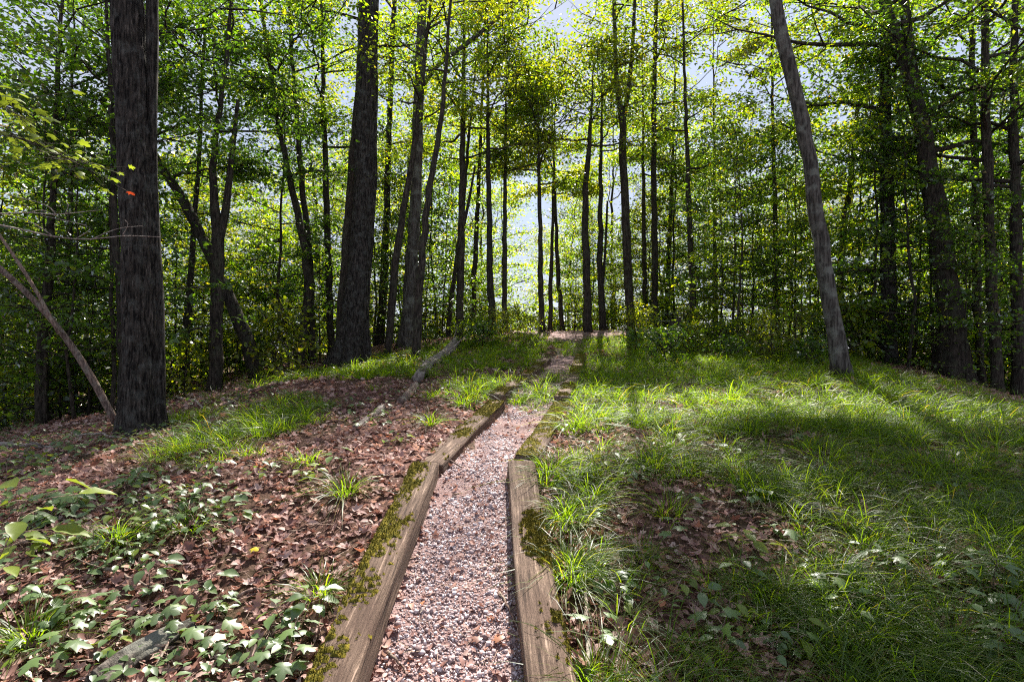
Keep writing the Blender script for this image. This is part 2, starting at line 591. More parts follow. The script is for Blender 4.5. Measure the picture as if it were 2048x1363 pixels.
# fine twig debris
x, y = scatter(7000, lambda x, y: np.where(np.abs(x - pcx(y)) < pwid(y), .35, .6), 11)
n = len(x)
az = rng.random(n) * 6.283
ln = rng.uniform(.04, .22, n)
d = np.stack([np.cos(az), np.sin(az), rng.normal(0, .12, n)], 1)
c0 = np.stack([x, y, ground(x, y) + .03], 1)
w = np.cross(d, [0, 0, 1.]) * rng.uniform(.0012, .003, n)[:, None]
hgt = np.array([0, 0, .004])
V = np.stack([c0 - d * ln[:, None] / 2 - w, c0 - d * ln[:, None] / 2 + w, c0 + d * ln[:, None] / 2, c0 + hgt], 1).reshape(-1, 3)
F = (np.array([[0, 1, 3], [1, 2, 3], [2, 0, 3]])[None] + (np.arange(n) * 4)[:, None, None]).reshape(-1, 3)
tag(link('twig_debris', mesh('twig_debris', V, F, M_STICK)), 'fine broken twigs strewn over the leaves', 'twigs', None, 'stuff')

# ---------------------------------------------------------------- timbers
TW, TH = .21, .17


def timber(p0, p1, w0, w1, seed, moss_thr, moss_side, label):
    """p0/p1: centre of the top face at the near and far end (world)"""
    p0, p1 = np.array(p0, float), np.array(p1, float)
    L = np.linalg.norm(p1 - p0)
    r = np.random.default_rng(seed)
    nx = int(L / .035)
    pr = [(-1, -1), (-1, -.5), (-1, 0), (-1, .5), (-1, .82), (-.9, .97), (-.7, 1), (-.35, 1), (0, 1), (.35, 1), (.7, 1), (.9, .97), (1, .82), (1, .5), (1, 0), (1, -.5), (1, -1)]
    # denser top
    pr = np.array(pr, float)
    pr = resample(np.c_[pr, np.zeros(len(pr))], 34)[:, :2]
    m = len(pr)
    X = np.linspace(0, L, nx)
    s = np.arange(m)
    XX, SS = np.meshgrid(X, s, indexing='ij')
    hw = (w0 + (w1 - w0) * XX / L) / 2
    Yl = pr[None, :, 0] * hw
    Zl = (pr[None, :, 1] - 1) * TH / 2
    # wear: long cracks, dents, rounded ends
    crack = vnoise(XX * .35, SS * 1.0, .8, seed) ** 4 * .013
    dent = (fnoise(XX, SS * .05, .3, seed + 3) - .5) * .014
    top = smooth(.5, .95, pr[None, :, 1])
    Zl = Zl - crack * top + dent * top
    Yl = Yl * (1 - .5 * crack * 8 * (1 - top)) + (vnoise(XX, SS * .1, .5, seed + 5) - .5) * .012
    endr = np.minimum(smooth(0, .03, XX), smooth(0, .03, L - XX))
    Zl = Zl - (1 - endr) * .012 * top
    bow = (vnoise(XX, 0 * XX, 1.1, seed + 9) - .5) * .03
    Yl = Yl + bow
    V = np.stack([XX, Yl, Zl], -1).reshape(-1, 3)
    i, j = np.meshgrid(np.arange(nx - 1), np.arange(m - 1), indexing='ij')
    k = (i * m + j).ravel()
    F = np.stack([k, k + m, k + m + 1, k + 1], 1)
    tri = np.concatenate([F[:, [0, 1, 2]], F[:, [0, 2, 3]]])
    c0, c1 = len(V), len(V) + 1
    V = np.concatenate([V, [[-.004, 0, -TH / 2], [L + .004, 0, -TH / 2]]])
    jj = np.arange(m - 1)
    e0 = np.stack([jj, jj + 1, np.full(m - 1, c0)], 1)
    e1 = np.stack([(nx - 1) * m + jj + 1, (nx - 1) * m + jj, np.full(m - 1, c1)], 1)
    tri = np.concatenate([tri, e0, e1])
    ex = unit(p1 - p0)
    ey = unit(np.cross([0, 0, 1.], ex))
    ez = np.cross(ex, ey)
    M = Matrix([[ex[0], ey[0], ez[0], p0[0]], [ex[1], ey[1], ez[1], p0[1]], [ex[2], ey[2], ez[2], p0[2]], [0, 0, 0, 1]])
    me = mesh('timber', V, tri, M_TIMBER)
    o = link('wooden_sleeper', me)
    o.matrix_world = M
    tag(o, label, 'timber', 'timbers edging the path')
    # moss: bumpy cushions on the top where the mask says so
    hw0 = (w0 + w1) / 4
    gxm = np.arange(.02, L - .02, .012)
    gym = np.linspace(-hw0 * .97, hw0 * .97, 17)
    GX, GY = np.meshgrid(gxm, gym, indexing='ij')
    mask = fnoise(GX * .55, GY, .28, seed + 40) + moss_side * GY / hw0 * .16
    hm = smooth(moss_thr, moss_thr + .1, mask + (vnoise(GX, GY, .018, seed + 60) - .5) * .34)
    ztop = np.interp(np.zeros(1), [0], [0])[0]
    Zi = np.stack([np.interp(GX[:, c], X, (Zl[:, np.argmin(np.abs(pr[:, 0] - gym[c] / hw0) + (pr[:, 1] < .8) * 9)])) for c in range(17)], 1)
    Zm = Zi - .006 + hm * (.012 + .012 * vnoise(GX, GY, .03, seed + 2))
    Yb = GY + np.interp(GX, X, bow[:, 0])
    Vm = np.stack([GX, Yb, Zm], -1).reshape(-1, 3)
    nn = len(gxm)
    i, j = np.meshgrid(np.arange(nn - 1), np.arange(16), indexing='ij')
    k = (i * 17 + j).ravel()
    Fm = np.stack([k, k + 17, k + 18, k + 1], 1)
    on = hm.reshape(-1)[Fm].max(1) > .02
    Fm = Fm[on]
    if len(Fm) > 30:
        tri = np.concatenate([Fm[:, [0, 1, 2]], Fm[:, [0, 2, 3]]])
        used = np.unique(tri)
        rem = np.full(len(Vm), -1)
        rem[used] = np.arange(len(used))
        tri = rem[tri]
        Vm2 = Vm[used]
        # fuzz
        w = hm.reshape(-1)[used]
        src = r.choice(len(used), 5000, p=w / w.sum())
        bp = Vm2[src] + r.normal(0, .004, (5000, 3)) * [1, 1, .2]
        d = r.normal(0, 1, (5000, 3)) * .5 + [0, 0, 1]
        d = unit(d) * r.uniform(.006, .016, (5000, 1))
        sd = unit(np.cross(d, r.normal(0, 1, (5000, 3)))) * .0022
        Vf = np.stack([bp - sd, bp + sd, bp + d], 1).reshape(-1, 3)
        Ff = np.arange(15000).reshape(-1, 3)
        Vm2, tri = cat_vf([(Vm2, tri), (Vf, Ff)])
        link('moss', mesh('moss', Vm2, tri, M_MOSS), o)
    return o


def tp(px0, px1, py, d, dz=0):
    a, b = ray(px0, py, d), ray(px1, py, d)
    return (a + b) / 2 + [0, 0, dz], abs(b[0] - a[0])


def tz(p, dz):
    q = np.array(p)
    q[2] = np.interp(q[1], _ty, _tz) + dz
    return q


TIMB = [
    # near (x0,x1,y,d)          far (x0,x1,y,d)
    ((1075, 1164, 1500, 1.95), (1012, 1066, 917, 4.62), .2, .67, 1, 'nearest timber on the right of the path, grass tufts drooping over it'),
    ((1026, 1080, 912, 4.66), (1108, 1138, 803, 7.25), 1.0, .30, 0, 'moss covered second timber on the right of the path'),
    ((1108, 1137, 791, 7.32), (1139, 1162, 747, 9.9), 1.0, .50, 0, 'third timber on the right, cut end lifted above the mossy one'),
    ((1139, 1163, 745, 9.95), (1151, 1172, 708, 12.5), 1.0, .40, 0, 'farthest right timber, patchy and sunken near the top of the path'),
    ((537, 655, 1500, 1.95), (825, 879, 922, 4.6), .2, .58, 1, 'nearest timber on the left of the path, weathered with mossy outer edge'),
    ((829, 884, 925, 4.68), (977, 1010, 800, 7.2), 1.0, .47, 0, 'second timber on the left, thick and standing proud of the gravel'),
    ((981, 1008, 787, 7.35), (1032, 1058, 750, 9.8), 1.0, .47, 0, 'third timber on the left with dark shaded end and golden moss'),
    ((1036, 1060, 748, 9.9), (1082, 1103, 714, 12.4), 1.0, .46, 0, 'farthest left timber, thin and partly buried in grass'),
]
for k, (a, b, _, thr, ms, lab) in enumerate(TIMB):
    p0, w0 = tp(*a)
    p1, w1 = tp(*b)
    w0, w1 = max(w0, .19), max(w1, .185)
    if k in (4,):
        ms = 1
    timber(p0, p1, min(w0, .23), min(w1, .22), 50 + k * 7, thr, -ms if k == 0 else ms, lab)

# ---------------------------------------------------------------- trees
def leaf_cloud(C, k, rad, flat, size, tmpl, r, tilt=.55):
    """k leaves round each cluster centre C"""
    n = len(C) * k
    base = np.repeat(C, k, 0)
    off = r.normal(0, 1, (n, 3)) * np.array([1, 1, flat]) * (rad if np.isscalar(rad) else np.repeat(rad, k)[:, None])
    off[:, 2] -= .12 * (off[:, 0] ** 2 + off[:, 1] ** 2)
    ax = off * [1, 1, .3] + r.normal(0, .25, (n, 3)) * [1, 1, .5] + [0, 0, -.12]
    nr = r.normal(0, tilt, (n, 3)) + [0, 0, 1.0]
    s = size * r.uniform(.65, 1.25, n)
    return leaves(base + off, ax, nr, s, tmpl)


def make_limb(start, az, el, L, r0, r, curve=.25, m=7):
    t = np.linspace(0, 1, m)
    d = np.array([math.cos(az) * math.cos(el), math.sin(az) * math.cos(el), math.sin(el)])
    P = start + np.outer(t, d) * L
    P[:, 2] += curve * L * t * t * r.uniform(-.6, 1)
    side = np.array([-math.sin(az), math.cos(az), 0])
    P += np.outer(np.sin(t * np.pi * r.uniform(.6, 1.6)) * L * r.uniform(-.1, .1), side)
    P[1:-1] += r.normal(0, .02 * L, (m - 2, 3))
    return P, r0 * (1 - .85 * t)


def crown_parts(axis, rad, h0, H, Rr, nlimb, nleaf, r, lsize=.1, tmpl=LEAF_SIMPLE, flat=.5, crad=.3, el0=8, el1=60, shape='round'):
    """axis: trunk points (n,3), rad: radii; heights measured above the first point"""
    z = axis[:, 2] - axis[0, 2]
    H = min(H, z[-1])
    limbs, C = [], []
    for i in range(nlimb):
        s = (i + r.random()) / nlimb
        h = h0 + (H - h0) * s ** .95
        st = np.array([np.interp(h, z, axis[:, c]) for c in range(3)])
        tr = np.interp(h, z, rad)
        az = i * 2.39996 + r.uniform(-.5, .5)
        if shape == 'round':
            f = .45 + .75 * math.sin(math.pi * min(1, .18 + .78 * s))
        else:
            f = 1.15 - .75 * s
        L = Rr * f * r.uniform(.65, 1.15)
        el = R(el0 + (el1 - el0) * s + r.uniform(-12, 12))
        P, rr = make_limb(st, az, el, L, max(.012, min(tr * .55, .018 * L + .012)), r)
        limbs.append((P, rr))
        ncl = 7
        for tt in r.uniform(.45, 1, 2):
            C.append([np.interp(tt, np.linspace(0, 1, len(P)), P[:, c]) for c in range(3)])
        for q in range(4):
            tt = r.uniform(.25, .92)
            sp = np.array([np.interp(tt, np.linspace(0, 1, len(P)), P[:, c]) for c in range(3)])
            Ps, rs = make_limb(sp, az + r.choice([-1, 1]) * r.uniform(.5, 1.2), el * .5 + r.uniform(-.2, .25), L * r.uniform(.25, .5), .006 + .004 * L, r, m=4)
            limbs.append((Ps, rs))
            for w in (.55, 1.0):
                C.append(Ps[0] * (1 - w) + Ps[-1] * w)
    C = np.array(C)
    k = max(2, int(round(nleaf / len(C))))
    L_ = leaf_cloud(C, k, crad * r.uniform(.45, 1.25, len(C)), flat, lsize, tmpl, r)
    return limbs, L_


def lit_mask(x, y):
    """where the canopy is open towards the sun (1 = open)"""
    u = x - pcx(y)
    dap = smooth(.44, .60, fnoise(x, y, 1.0, 201))
    path = smooth(1.1, .5, np.abs(u)) * smooth(15, 12, y)
    right = smooth(.3, .8, u) * np.where(y > 5.6, .62 + .36 * dap, .05 + .75 * dap * smooth(4.2, 2.2, u)) * smooth(7, 4.5, u)
    left = smooth(-.3, -.8, u) * (.2 + .75 * dap) * smooth(-8, -5.5, u)
    return np.clip(np.maximum(path, np.maximum(right, left)), 0, 1) * smooth(16, 13, y)


def thin(Lf, k, tmpl, r, amount=.88):
    V, F = Lf
    n = len(tmpl[0])
    c = V.reshape(-1, n, 3).mean(1)
    t_ = (c[:, 2] - .9) / SDIR[2]
    for _ in range(3):
        gx, gy = c[:, 0] - SDIR[0] * t_, c[:, 1] - SDIR[1] * t_
        t_ = (c[:, 2] - np.interp(gy, _ty, _tz)) / SDIR[2]
    keep = r.random(len(c)) > lit_mask(gx + r.normal(0, .35, len(c)), gy + r.normal(0, .35, len(c))) * amount
    up = (c[:, 2] - CAMZ) / np.maximum(c[:, 1], .5) > 690 / FPX          # high canopy, kept sparse but for the shade on the right
    shade = (gx - pcx(gy) > .9) & (gx < 6.5) & (gy > 1.0) & (gy < 5.8)
    keep &= ~up | shade | (r.random(len(c)) > .85)
    sd = np.array(SDIR)
    w_ = c - np.array([-3.9, 4.6, 3.2])                                  # sunbeam that reaches the maple branch at the left
    along = w_ @ sd
    keep &= (np.linalg.norm(w_ - along[:, None] * sd, axis=1) > .8) | (along < .5)
    V = V.reshape(-1, n, 3)[keep].reshape(-1, 3)
    m_ = int(keep.sum())
    return V, (tmpl[1][None] + (np.arange(m_) * n)[:, None, None]).reshape(-1, 3)


def px_trunk(pts, d, H, zbase=None):
    """photo trunk (px,py,w)... at depth d -> world points and radii, run on to height H"""
    W = []
    for px, py, w in pts:
        p = ray(px, py, d)
        W.append([*p, w / 2 / FPX * d])
    W = np.array(W)
    if zbase is not None:
        gz = zbase
        if W[0, 2] > gz + .02:
            f = W[0].copy()
            f[2] = gz - .1
            W = np.vstack([f, W]) if W[0, 2] - gz > .25 else np.vstack([f, W[1:]])
        else:
            W[0, 2] = gz - .08
    top = W[0, 2] + H
    if W[-1, 2] < top:
        dirn = unit(W[-1, :3] - W[-2, :3])
        dirn = unit(dirn + [0, 0, .6])
        ext = (top - W[-1, 2]) / max(dirn[2], .3)
        for f in (.5, 1.0):
            e = W[-1].copy() if f == .5 else W[-1].copy()
            e[:3] = W[-1, :3] + dirn * ext * (.5 if f == .5 else .5)
            e[3] = max(.008, W[-1, 3] * (.6 if f == .5 else .3))
            W = np.vstack([W, e])
    return W


TREES = []


def tree(label, pts, d=None, h0=5, H=14, Rr=2.5, nlimb=14, nleaf=5000, mat=None, bk=None, group=None, extra=(), lsize=.1,
         name='tree', sides=14, flare=.5, seed=None, flat=.30, el0=8, el1=60, tmpl=LEAF_SIMPLE, shape='round', crad=.3, cat='tree', ridge=0.0):
    seed = (len(TREES) * 31 + 5) if seed is None else seed
    if d is not None and d > 16.5:
        lsize, nleaf, Rr = .125, int(nleaf * (1.3 if pts[0][0] < 1100 else 1.7)), Rr * 1.12
    r = np.random.default_rng(seed)
    mat, bk = mat or M_LEAF, bk or M_BARK_DARK
    if mat is M_LEAF_D or (d is not None and d < 16.5 and pts[0][0] < 700):
        nleaf, nlimb, Rr = int(nleaf * 1.5), int(nlimb * 1.2), Rr * 1.1
    if d is None:
        g = gpx(pts[0][0], pts[0][1])
        d = g[1]
    bx = (pts[0][0] - CX) / FPX * d
    gz = float(ground(bx, d))
    W = px_trunk(pts, d, H, gz)
    m = max(14, int(H * 3)) if not ridge else int(H * 16)
    Q = resample(W, m)
    Q[1:, :2] += (r.normal(0, 1, (m - 1, 2)) * (.012 if not ridge else .0))
    lean = r.normal(0, .02)
    Q[:, 1] += lean * (Q[:, 2] - Q[0, 2])
    base = np.array([Q[0, 0], Q[0, 1], gz])
    e = empty(name, base, label, cat, group)
    V, F = tube(Q[:, :3] - base, Q[:, 3], sides, .10, seed, flare, True, ridge)
    link('trunk', mesh('trunk', V, F, bk, True), e)
    stems = [Q]
    for ex in extra:                      # extra stems / big limbs given as photo pixels
        nm, ep = ex[0], ex[1]
        E = np.array([[*ray(px, py, d + (ex[2] if len(ex) > 2 else 0)), w / 2 / FPX * d] for px, py, w in ep])
        E[:, 1] += lean * (E[:, 2] - Q[0, 2])
        if nm == 'stem' and E[0, 2] < gz + .3:
            E[0, 2] = gz - .1
        E = resample(E, 16)
        V, F = tube(E[:, :3] - base, E[:, 3], 10, .08, seed + 3)
        link(nm, mesh(nm, V, F, bk, True), e)
        stems.append(E)
    limbs, Lf = crown_parts(Q[:, :3], Q[:, 3], h0, H, Rr, int(nlimb * 1.0), int(nleaf * 1.6), r, lsize, tmpl, flat, crad, el0, el1, shape)
    Ls = [Lf]
    for E in stems[1:]:
        C = []
        for tt in r.uniform(.45, 1.0, 14):
            c = np.array([np.interp(tt, np.linspace(0, 1, len(E)), E[:, q]) for q in range(3)])
            C.append(c + r.normal(0, .35, 3))
        if E[-1, 2] > Q[0, 2] + h0:
            Ls.append(leaf_cloud(np.array(C), 26, .3, .5, lsize, tmpl, r))
    V, F = thin(cat_vf(Ls), 0, tmpl, r)
    cr_ = link('crown', mesh('crown', V - base, F, mat), e)
    V, F = cat_vf([tube(P, rr, 5, cap=False) for P, rr in limbs])
    link('branches', mesh('branches', V - base, F, bk, True), cr_)
    TREES.append(e)
    return e


# --- the trees that can be told apart (photo pixels: x, y, width), near ones first
tree('massive furrowed trunk at far left with a second stem fused to its right side',
     [(283, 866, 72), (281, 780, 66), (280, 620, 62), (269, 400, 60), (262, 250, 60), (249, 100, 60), (244, 0, 58)], None, 8.5, 17, 3.4, 16, 6000,
     M_LEAF, M_BARK, extra=[('stem', [(317, 858, 26), (318, 700, 20), (316, 600, 18), (306, 450, 15), (301, 330, 15), (297, 200, 19), (298, 100, 22), (296, 0, 23), (297, -120, 20)], .06)], sides=150, flare=.5, ridge=.018)
tree('tallest straight dark trunk left of the path, flaring at its base',
     [(702, 726, 58), (709, 650, 52), (717, 560, 48), (722, 500, 45), (728, 400, 44), (731, 250, 41), (734, 0, 37)], None, 9, 19, 3.0, 16, 6000,
     M_LEAF, M_BARK, sides=130, flare=.55, ridge=.016)
tree('pale lichen mottled trunk with a long limb reaching right over the path',
     [(810, 696, 29), (818, 600, 25), (829, 450, 24), (836, 300, 22), (838, 200, 20), (847, 0, 16)], None, 8.5, 17, 2.3, 12, 4200,
     M_LEAF_Y, M_BARK_GREY, extra=[('limb', [(846, 172, 11), (880, 128, 9), (930, 95, 8), (985, 50, 7), (1040, 5, 4)], -.3)], sides=18)
tree('leaning mottled grey trunk on the right, bare to the top of the picture',
     [(1686, 755, 37), (1677, 700, 34), (1661, 600, 29), (1641, 450, 28), (1624, 300, 27), (1598, 180, 26), (1558, 0, 24)], None, 7.6, 15, 3.0, 16, 5200,
     M_LEAF, M_BARK_GREY, sides=20, flare=.35)
tree('dark trunk pressed close behind the left side of the tallest straight trunk',
     [(683, 700, 26), (688, 560, 24), (697, 400, 20), (706, 250, 16), (714, 150, 14), (716, 0, 12)], 14.2, 8, 16, 2.4, 12, 4200, M_LEAF, M_BARK_DARK)
tree('slim straight trunk just right of the tallest straight trunk',
     [(760, 692, 20), (766, 560, 15), (773, 400, 12), (777, 200, 11), (786, 0, 10)], None, 7, 16, 2.3, 13, 5200, M_LEAF, M_BARK_DARK)
tree('thin trunk leaning right between the slim straight trunk and the pale mottled one',
     [(776, 690, 15), (790, 560, 15), (803, 450, 14), (826, 340, 11)], 14.6, 5.5, 11, 2, 12, 3800, M_LEAF, M_BARK_DARK)
tree('dark trunk hugging the right side of the pale mottled trunk, curving right above',
     [(832, 694, 17), (840, 560, 15), (849, 440, 13), (864, 330, 12), (880, 250, 10), (892, 120, 7)], 13.2, 6, 13, 2.1, 12, 4400, M_LEAF_Y, M_BARK_DARK)
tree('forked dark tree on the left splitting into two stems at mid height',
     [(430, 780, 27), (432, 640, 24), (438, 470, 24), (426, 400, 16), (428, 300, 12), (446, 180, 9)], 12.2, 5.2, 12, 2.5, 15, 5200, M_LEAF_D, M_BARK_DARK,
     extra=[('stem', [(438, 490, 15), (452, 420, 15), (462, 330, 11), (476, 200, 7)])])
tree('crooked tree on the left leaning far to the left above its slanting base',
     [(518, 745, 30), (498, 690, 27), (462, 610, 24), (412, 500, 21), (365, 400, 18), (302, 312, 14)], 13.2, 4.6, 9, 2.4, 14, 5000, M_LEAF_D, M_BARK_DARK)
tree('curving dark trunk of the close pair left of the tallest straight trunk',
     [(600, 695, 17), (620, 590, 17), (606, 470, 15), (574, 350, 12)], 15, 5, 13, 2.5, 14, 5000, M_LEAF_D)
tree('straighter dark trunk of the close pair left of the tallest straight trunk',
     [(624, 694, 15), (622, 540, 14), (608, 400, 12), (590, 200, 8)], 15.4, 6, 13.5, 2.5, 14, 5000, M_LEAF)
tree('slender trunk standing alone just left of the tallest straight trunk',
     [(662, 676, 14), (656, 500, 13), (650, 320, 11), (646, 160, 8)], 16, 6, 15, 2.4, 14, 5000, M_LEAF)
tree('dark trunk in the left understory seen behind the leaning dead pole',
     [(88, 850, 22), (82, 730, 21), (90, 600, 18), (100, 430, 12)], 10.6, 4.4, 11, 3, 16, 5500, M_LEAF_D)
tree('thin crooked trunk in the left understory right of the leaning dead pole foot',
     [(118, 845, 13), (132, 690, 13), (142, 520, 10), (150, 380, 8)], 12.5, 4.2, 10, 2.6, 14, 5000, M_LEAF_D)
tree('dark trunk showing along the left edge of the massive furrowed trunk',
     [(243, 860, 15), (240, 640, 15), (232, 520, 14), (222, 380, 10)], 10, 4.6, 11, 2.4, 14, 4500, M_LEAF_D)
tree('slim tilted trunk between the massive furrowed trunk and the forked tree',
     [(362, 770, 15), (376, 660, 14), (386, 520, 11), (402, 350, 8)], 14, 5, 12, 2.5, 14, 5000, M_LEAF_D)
tree('tall dark trunk right of centre that forks into a wide V high up',
     [(1262, 650, 17), (1253, 500, 17), (1244, 340, 15), (1242, 245, 14), (1228, 170, 9), (1224, 60, 7)], 19, 8.5, 19, 2.9, 18, 8500, M_LEAF_Y, M_BARK_DARK,
     extra=[('stem', [(1242, 250, 10), (1254, 190, 9), (1262, 80, 7), (1266, -60, 5)])])
tree('straight dark trunk at the crest where the gravel path ends',
     [(1177, 660, 17), (1172, 500, 14), (1169, 390, 12), (1178, 290, 9)], 18.2, 6.0, 8.6, 1.9, 12, 4200, M_LEAF_Y)
tree('dark trunk at the crest just right of the path end, with a thin side fork',
     [(1206, 658, 14), (1200, 520, 12), (1203, 390, 9)], 19, 6, 9.0, 2.0, 12, 4200, M_LEAF,
     extra=[('limb', [(1203, 600, 5), (1212, 500, 5), (1216, 400, 4)])])
tree('straight dark trunk of the central stand with a slim fork on its right',
     [(919, 660, 16), (922, 500, 14), (925, 300, 12), (927, 150, 8)], 17.6, 5.5, 13, 2.4, 14, 5200, M_LEAF,
     extra=[('limb', [(927, 450, 7), (938, 400, 6), (950, 330, 4)])])
tree('slanting thin trunk touching the left foot of the central stand trunk',
     [(897, 655, 10), (907, 560, 9), (920, 470, 8)], 18.4, 5, 11, 2, 12, 4000, M_LEAF_Y)
tree('slender trunk second from left in the central stand',
     [(945, 655, 10), (951, 500, 10), (958, 380, 8)], 20, 5.5, 12, 2.2, 13, 3300, M_LEAF)
tree('thicker dark trunk in the middle of the central stand, slightly flared',
     [(985, 668, 16), (980, 550, 13), (977, 400, 10), (976, 240, 7)], 17.2, 5.5, 10.6, 2.2, 12, 2700, M_LEAF_Y)
tree('very straight thin trunk left of the bright gap in the woods',
     [(1009, 660, 10), (1009, 500, 9), (1011, 330, 7)], 18.6, 5.2, 8.8, 2.0, 11, 2000, M_LEAF)
tree('thin dark trunk on the right rim of the bright gap in the woods',
     [(1083, 660, 12), (1081, 520, 10), (1078, 400, 8)], 18.6, 4.8, 8.0, 2.1, 13, 4200, M_LEAF)
tree('thin forked trunk beside the one on the right rim of the bright gap',
     [(1100, 658, 9), (1102, 540, 8), (1106, 420, 5)], 20, 5, 8.4, 1.8, 11, 3600, M_LEAF)
tree('thin curved trunk leaning left, midway between the gap and the path end',
     [(1126, 655, 9), (1118, 580, 9), (1112, 460, 7)], 21, 5, 8.8, 2, 12, 4000, M_LEAF_Y)
tree('thin straight trunk just right of the wide V forked tree',
     [(1290, 660, 10), (1289, 500, 9), (1288, 330, 6)], 21.5, 6, 13, 2.1, 12, 4200, M_LEAF)
tree('tall straight trunk right of the wide V forked tree, leafy to the top',
     [(1311, 660, 14), (1309, 450, 12), (1308, 250, 10), (1312, 80, 8)], 20, 7.5, 20, 2.9, 18, 8500, M_LEAF_Y)
tree('slim trunk leaning slightly right behind the broken stump',
     [(1332, 660, 10), (1338, 500, 9), (1346, 340, 6)], 23, 6, 14, 2.4, 13, 4600, M_LEAF)
tree('lone slender trunk right of the broken stump, leaves close around its top',
     [(1389, 660, 13), (1381, 480, 11), (1376, 330, 9), (1372, 200, 6)], 18, 5.2, 16, 2.5, 15, 5400, M_LEAF)
tree('thin trunk in the bright woods right of the lone slender trunk',
     [(1432, 655, 10), (1430, 480, 8), (1428, 330, 5)], 21, 5, 12, 2.4, 13, 4800, M_LEAF_Y)
tree('thin dark trunk in the leaves left of the leaning mottled trunk',
     [(1556, 668, 11), (1552, 500, 10), (1548, 330, 7)], 17, 4.2, 12.5, 2.6, 15, 5400, M_LEAF)
tree('broken looking dark trunk behind the leaning mottled trunk, bending right',
     [(1686, 700, 14), (1680, 560, 13), (1690, 450, 13), (1706, 350, 10)], 16, 4.4, 12, 2.7, 15, 5400, M_LEAF)
tree('stout upright dark trunk right of the leaning mottled trunk',
     [(1777, 705, 30), (1779, 560, 27), (1777, 380, 25), (1774, 200, 21), (1776, 0, 16)], 13.6, 5, 16, 2.8, 16, 5600, M_LEAF, M_BARK, sides=18)
tree('thick dark double stemmed tree at right leaning left as it rises',
     [(1908, 705, 52), (1896, 600, 46), (1882, 470, 40), (1866, 360, 36), (1842, 220, 28), (1806, 100, 22), (1764, -20, 17)], 12.8, 4.8, 15, 3.2, 18, 6200, M_LEAF, M_BARK_DARK,
     extra=[('stem', [(1856, 330, 22), (1842, 230, 22), (1828, 130, 20), (1814, 20, 17), (1806, -80, 14)])], sides=18)
tree('slim wavy trunk left of the pair near the right edge',
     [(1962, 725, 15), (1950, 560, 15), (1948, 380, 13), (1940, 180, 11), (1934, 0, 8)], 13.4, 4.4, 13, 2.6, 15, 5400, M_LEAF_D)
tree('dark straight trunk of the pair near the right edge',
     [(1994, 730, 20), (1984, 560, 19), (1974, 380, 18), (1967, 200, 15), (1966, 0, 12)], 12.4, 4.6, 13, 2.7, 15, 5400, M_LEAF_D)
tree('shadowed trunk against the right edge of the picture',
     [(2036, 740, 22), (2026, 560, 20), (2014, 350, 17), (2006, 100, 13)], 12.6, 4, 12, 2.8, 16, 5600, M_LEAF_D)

# ---------------------------------------------------------------- copies
def copy_tree(o, loc, rz=0, sc=1.0, label=None, group=None, parent=None):
    c = o.copy()
    COL.objects.link(c)
    c.parent = parent
    if parent is None:
        c.location, c.rotation_euler, c.scale = loc, (0, 0, rz), (sc, sc, sc)
        if label:
            c['label'] = label
        if group:
            c['group'] = group
    for ch in list(KIDS[o.name]):
        k = ch.copy()
        COL.objects.link(k)
        k.parent = c
        for g in KIDS.get(ch.name, []):
            h_ = g.copy()
            COL.objects.link(h_)
            h_.parent = k
    return c


KIDS = {}


def reg(e):
    KIDS[e.name] = list(e.children)
    for ch in e.children:
        KIDS[ch.name] = list(ch.children)
    return e


def proto(name, H, r0, h0, Rr, nlimb, nleaf, seed, mat, bk, lsize, tmpl, flat, crad, el0, el1, shape, cat='tree', sides=9):
    r = np.random.default_rng(seed)
    m = max(8, int(H * 2.5))
    t = np.linspace(0, 1, m)
    Q = np.zeros((m, 3))
    Q[:, 2] = t * H - .1
    Q[:, 0] = np.cumsum(r.normal(0, .018, m)) * H / 4 + .04 * H * r.normal() * t * t
    Q[:, 1] = np.cumsum(r.normal(0, .018, m)) * H / 4
    Q[:, :2] -= Q[0, :2]
    rad = r0 * (1 - .88 * t) + .003
    e = empty(name, (0, 0, 0), 'x', cat)
    V, F = tube(Q, rad, sides, .07, seed, .3)
    link('trunk', mesh('trunk', V, F, bk, True), e)
    limbs, (V, F) = crown_parts(Q, rad, h0, H, Rr, nlimb, nleaf, r, lsize, tmpl, flat, crad, el0, el1, shape)
    c = link('crown', mesh('crown', V, F, mat), e)
    V, F = cat_vf([tube(P, rr, 4, cap=False) for P, rr in limbs])
    link('branches', mesh('branches', V, F, bk, True), c)
    return reg(e)


def place(protos, spots):
    """spots: (proto index, x, y, rz, scale, label, group)"""
    used = set()
    for k, x, y, rz, sc, lab, grp in spots:
        p = protos[k]
        loc = (x, y, float(ground(x, y)) - .02)
        if k in used:
            copy_tree(p, loc, rz, sc, lab, grp)
        else:
            used.add(k)
            p.location, p.rotation_euler, p.scale = loc, (0, 0, rz), (sc,) * 3
            tag(p, lab, None, grp)
    for k, p in enumerate(protos):
        if k not in used:
            for o in [g for c in p.children for g in c.children] + list(p.children) + [p]:
                bpy.data.objects.remove(o)


